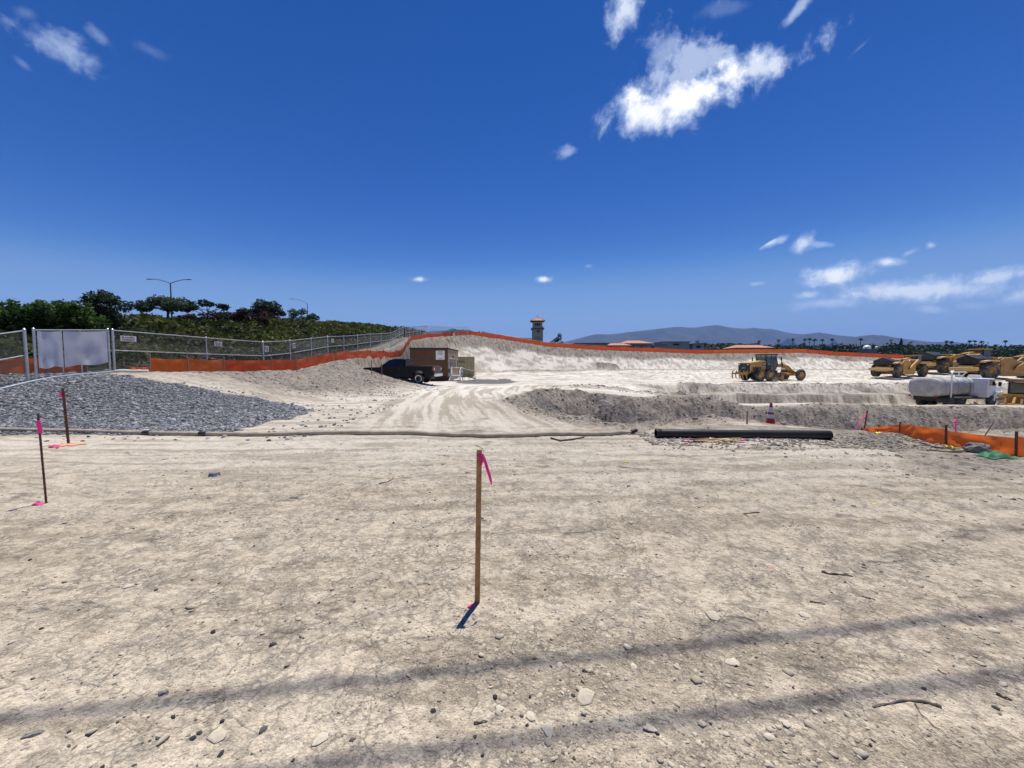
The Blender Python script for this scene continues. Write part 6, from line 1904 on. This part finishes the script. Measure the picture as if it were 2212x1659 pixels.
p = gpt(1617, 170); hh = pt(1617, 734, 170).z - p.z
bt = thing('bare_tree', 'bare leafless tree on the skyline left of the grader cab', 'tree', p)
b = MB(); limb(b, Vector((0, 0, 0)), Vector((0, 0, hh * .5)), .12, .08)
for k in range(9):
    a = 2 * PI * k / 9
    limb(b, Vector((0, 0, hh * random.uniform(.3, .5))), Vector((math.cos(a) * 1.4, math.sin(a), hh * random.uniform(.8, 1.0))), .06, .015)
b.build('trunk', 'bark', bt)

# ------------------------------------------------------------------ mountains
def ridge(name, prof, Y, label, depth=2500, seed=0, foot=785):
    xs = np.array([q[0] for q in prof], float); ys = np.array([q[1] for q in prof], float)
    u = np.linspace(xs[0], xs[-1], 260)
    v = np.interp(u, xs, ys)
    v = np.convolve(np.pad(v, 2, 'edge'), np.array([1, 2, 3, 2, 1]) / 9, 'valid')
    rows = 26
    V = []
    for j in range(rows):
        s_ = j / (rows - 1)                                     # 0 at the foot near us, 1 at the crest
        Yj = Y - depth * (1 - s_)
        X = (u - 1106) / FPX * Y + 0 * u
        Zc = EYE + Y * (785.5 - v) / FPX + Y * .0004 * fbm(u / 9.0, u * 0, seed, 3)
        gul = 1 - .30 * np.abs(fbm(X / 900.0, np.full_like(X, Yj / 1500.0), seed + 5, 4)) * math.sin(PI * s_) * 2
        V.append(np.stack([X, np.full_like(X, Yj), -5 + (Zc + 5) * (s_ ** 1.15) * gul], 1))
    V.append(np.stack([X, np.full_like(X, Y + depth * .8), np.full_like(X, -5)], 1))
    V = np.concatenate(V); c = len(u)
    i, j = np.meshgrid(np.arange(rows), np.arange(c - 1), indexing='ij')
    F = np.stack([i * c + j, i * c + j + 1, (i + 1) * c + j + 1, (i + 1) * c + j], -1).reshape(-1, 4)
    me = mesh_np(name, V, F, MT['mountain'], True)
    link(name, me, kind='structure', label=label)
MT['mountain'] = mat('mountain_chaparral', (.030, .031, .027), .95, var=.3, scale=.004)
ridge('mountains', [(1195, 742), (1222, 738), (1252, 730), (1284, 722), (1321, 722), (1359, 717), (1389, 714), (1423, 710), (1457, 706), (1499, 708), (1517, 705), (1547, 702), (1576, 708), (1602, 710), (1627, 708), (1651, 711), (1662, 710), (1687, 716), (1713, 721), (1743, 722), (1800, 727), (1850, 731), (1900, 737), (1960, 742)], 9000, 'long blue mountain range on the horizon', seed=1)
ridge('mountain_spur', [(1700, 730), (1736, 721.5), (1765, 718), (1805, 724), (1840, 727), (1870, 734)], 7800, 'lower mountain spur before the right part of the range', 1500, 7)
ridge('foothill', [(1800, 738), (1853, 726), (1882, 723), (1909, 725), (1941, 731), (1991, 736.6), (2010, 738.5), (2050, 738), (2082, 741), (2130, 746)], 6200, 'rounded foothill at the right end of the range', 1500, 13)
ridge('far_ridge', [(880, 724), (930, 716), (980, 713), (1012, 712), (1030, 718), (1057, 723), (1085, 727), (1113, 729), (1147, 730), (1171, 738), (1200, 743)], 6800, 'low blue ridge left of the clock tower', 1500, 19)

# ------------------------------------------------------------------ overhead cables whose shadows cross the near dirt
def shadow_line(p0, p1, Hh):
    a, b_ = at(*p0), at(*p1)
    d = (b_ - a); d.z = 0
    off = Vector(SUNV) * (Hh / SUNV[2])
    m = (a + b_) / 2
    return m + off, d.normalized()
CABH = 11.0
ends = {}
for k, (p0, p1, lab) in enumerate((((0, 1553), (2212, 1321), 'thick black overhead cable throwing the farther shadow band'), ((796, 1640), (2212, 1455), 'thick black overhead cable throwing the nearer shadow band'))):
    m, d = shadow_line(p0, p1, CABH)
    pts = [m + d * s_ + Vector((0, 0, .0006 * s_ * s_)) for s_ in np.linspace(-34, 34, 35)]
    o = MB().tube(pts, .024, 8).build('overhead_cable', 'cable'); tag(o, lab, 'cable')
    ends[k] = (pts[0], pts[-1])
for e, lab in ((0, 'wooden utility pole off to the left carrying the overhead cables'), (1, 'wooden utility pole off to the right carrying the overhead cables')):
    a, b_ = ends[0][e], ends[1][e]
    c = (a + b_) / 2
    t = thing('utility_pole', lab, 'utility pole')
    MB().cyl((c.x, c.y, H(c.x, c.y) - .5), (c.x, c.y, c.z + .5), .16, .11, 12).build('pole', 'bark', t)
    d = (b_ - a)
    MB().box((c.x, c.y, c.z - .12), (d.length + .6, .11, .12), rot=(0, 0, math.atan2(d.y, d.x))).build('crossarm', 'bark', t)
    for q in (a, b_):
        MB().cyl((q.x, q.y, q.z - .10), (q.x, q.y, q.z + .03), .05, n=8).build('insulator', 'lamp', t)

# ------------------------------------------------------------------ air
def haze():
    m, T = new_mat('haze_air')
    pv = T.n('ShaderNodeVolumePrincipled')
    T.put(pv, 'Color', (.30, .52, 1.0)); T.put(pv, 'Density', 6.0e-5); T.put(pv, 'Anisotropy', 0.0)
    out = T.n('ShaderNodeOutputMaterial')
    T.nt.links.new(pv.outputs[0], out.inputs['Volume'])
    o = MB().rng(-12800, 12800, -12800, 12800, -9.0, 1100).build('haze', m, smooth=0)
    o['kind'] = 'stuff'; o['label'] = 'thin blue haze in the air'
haze()
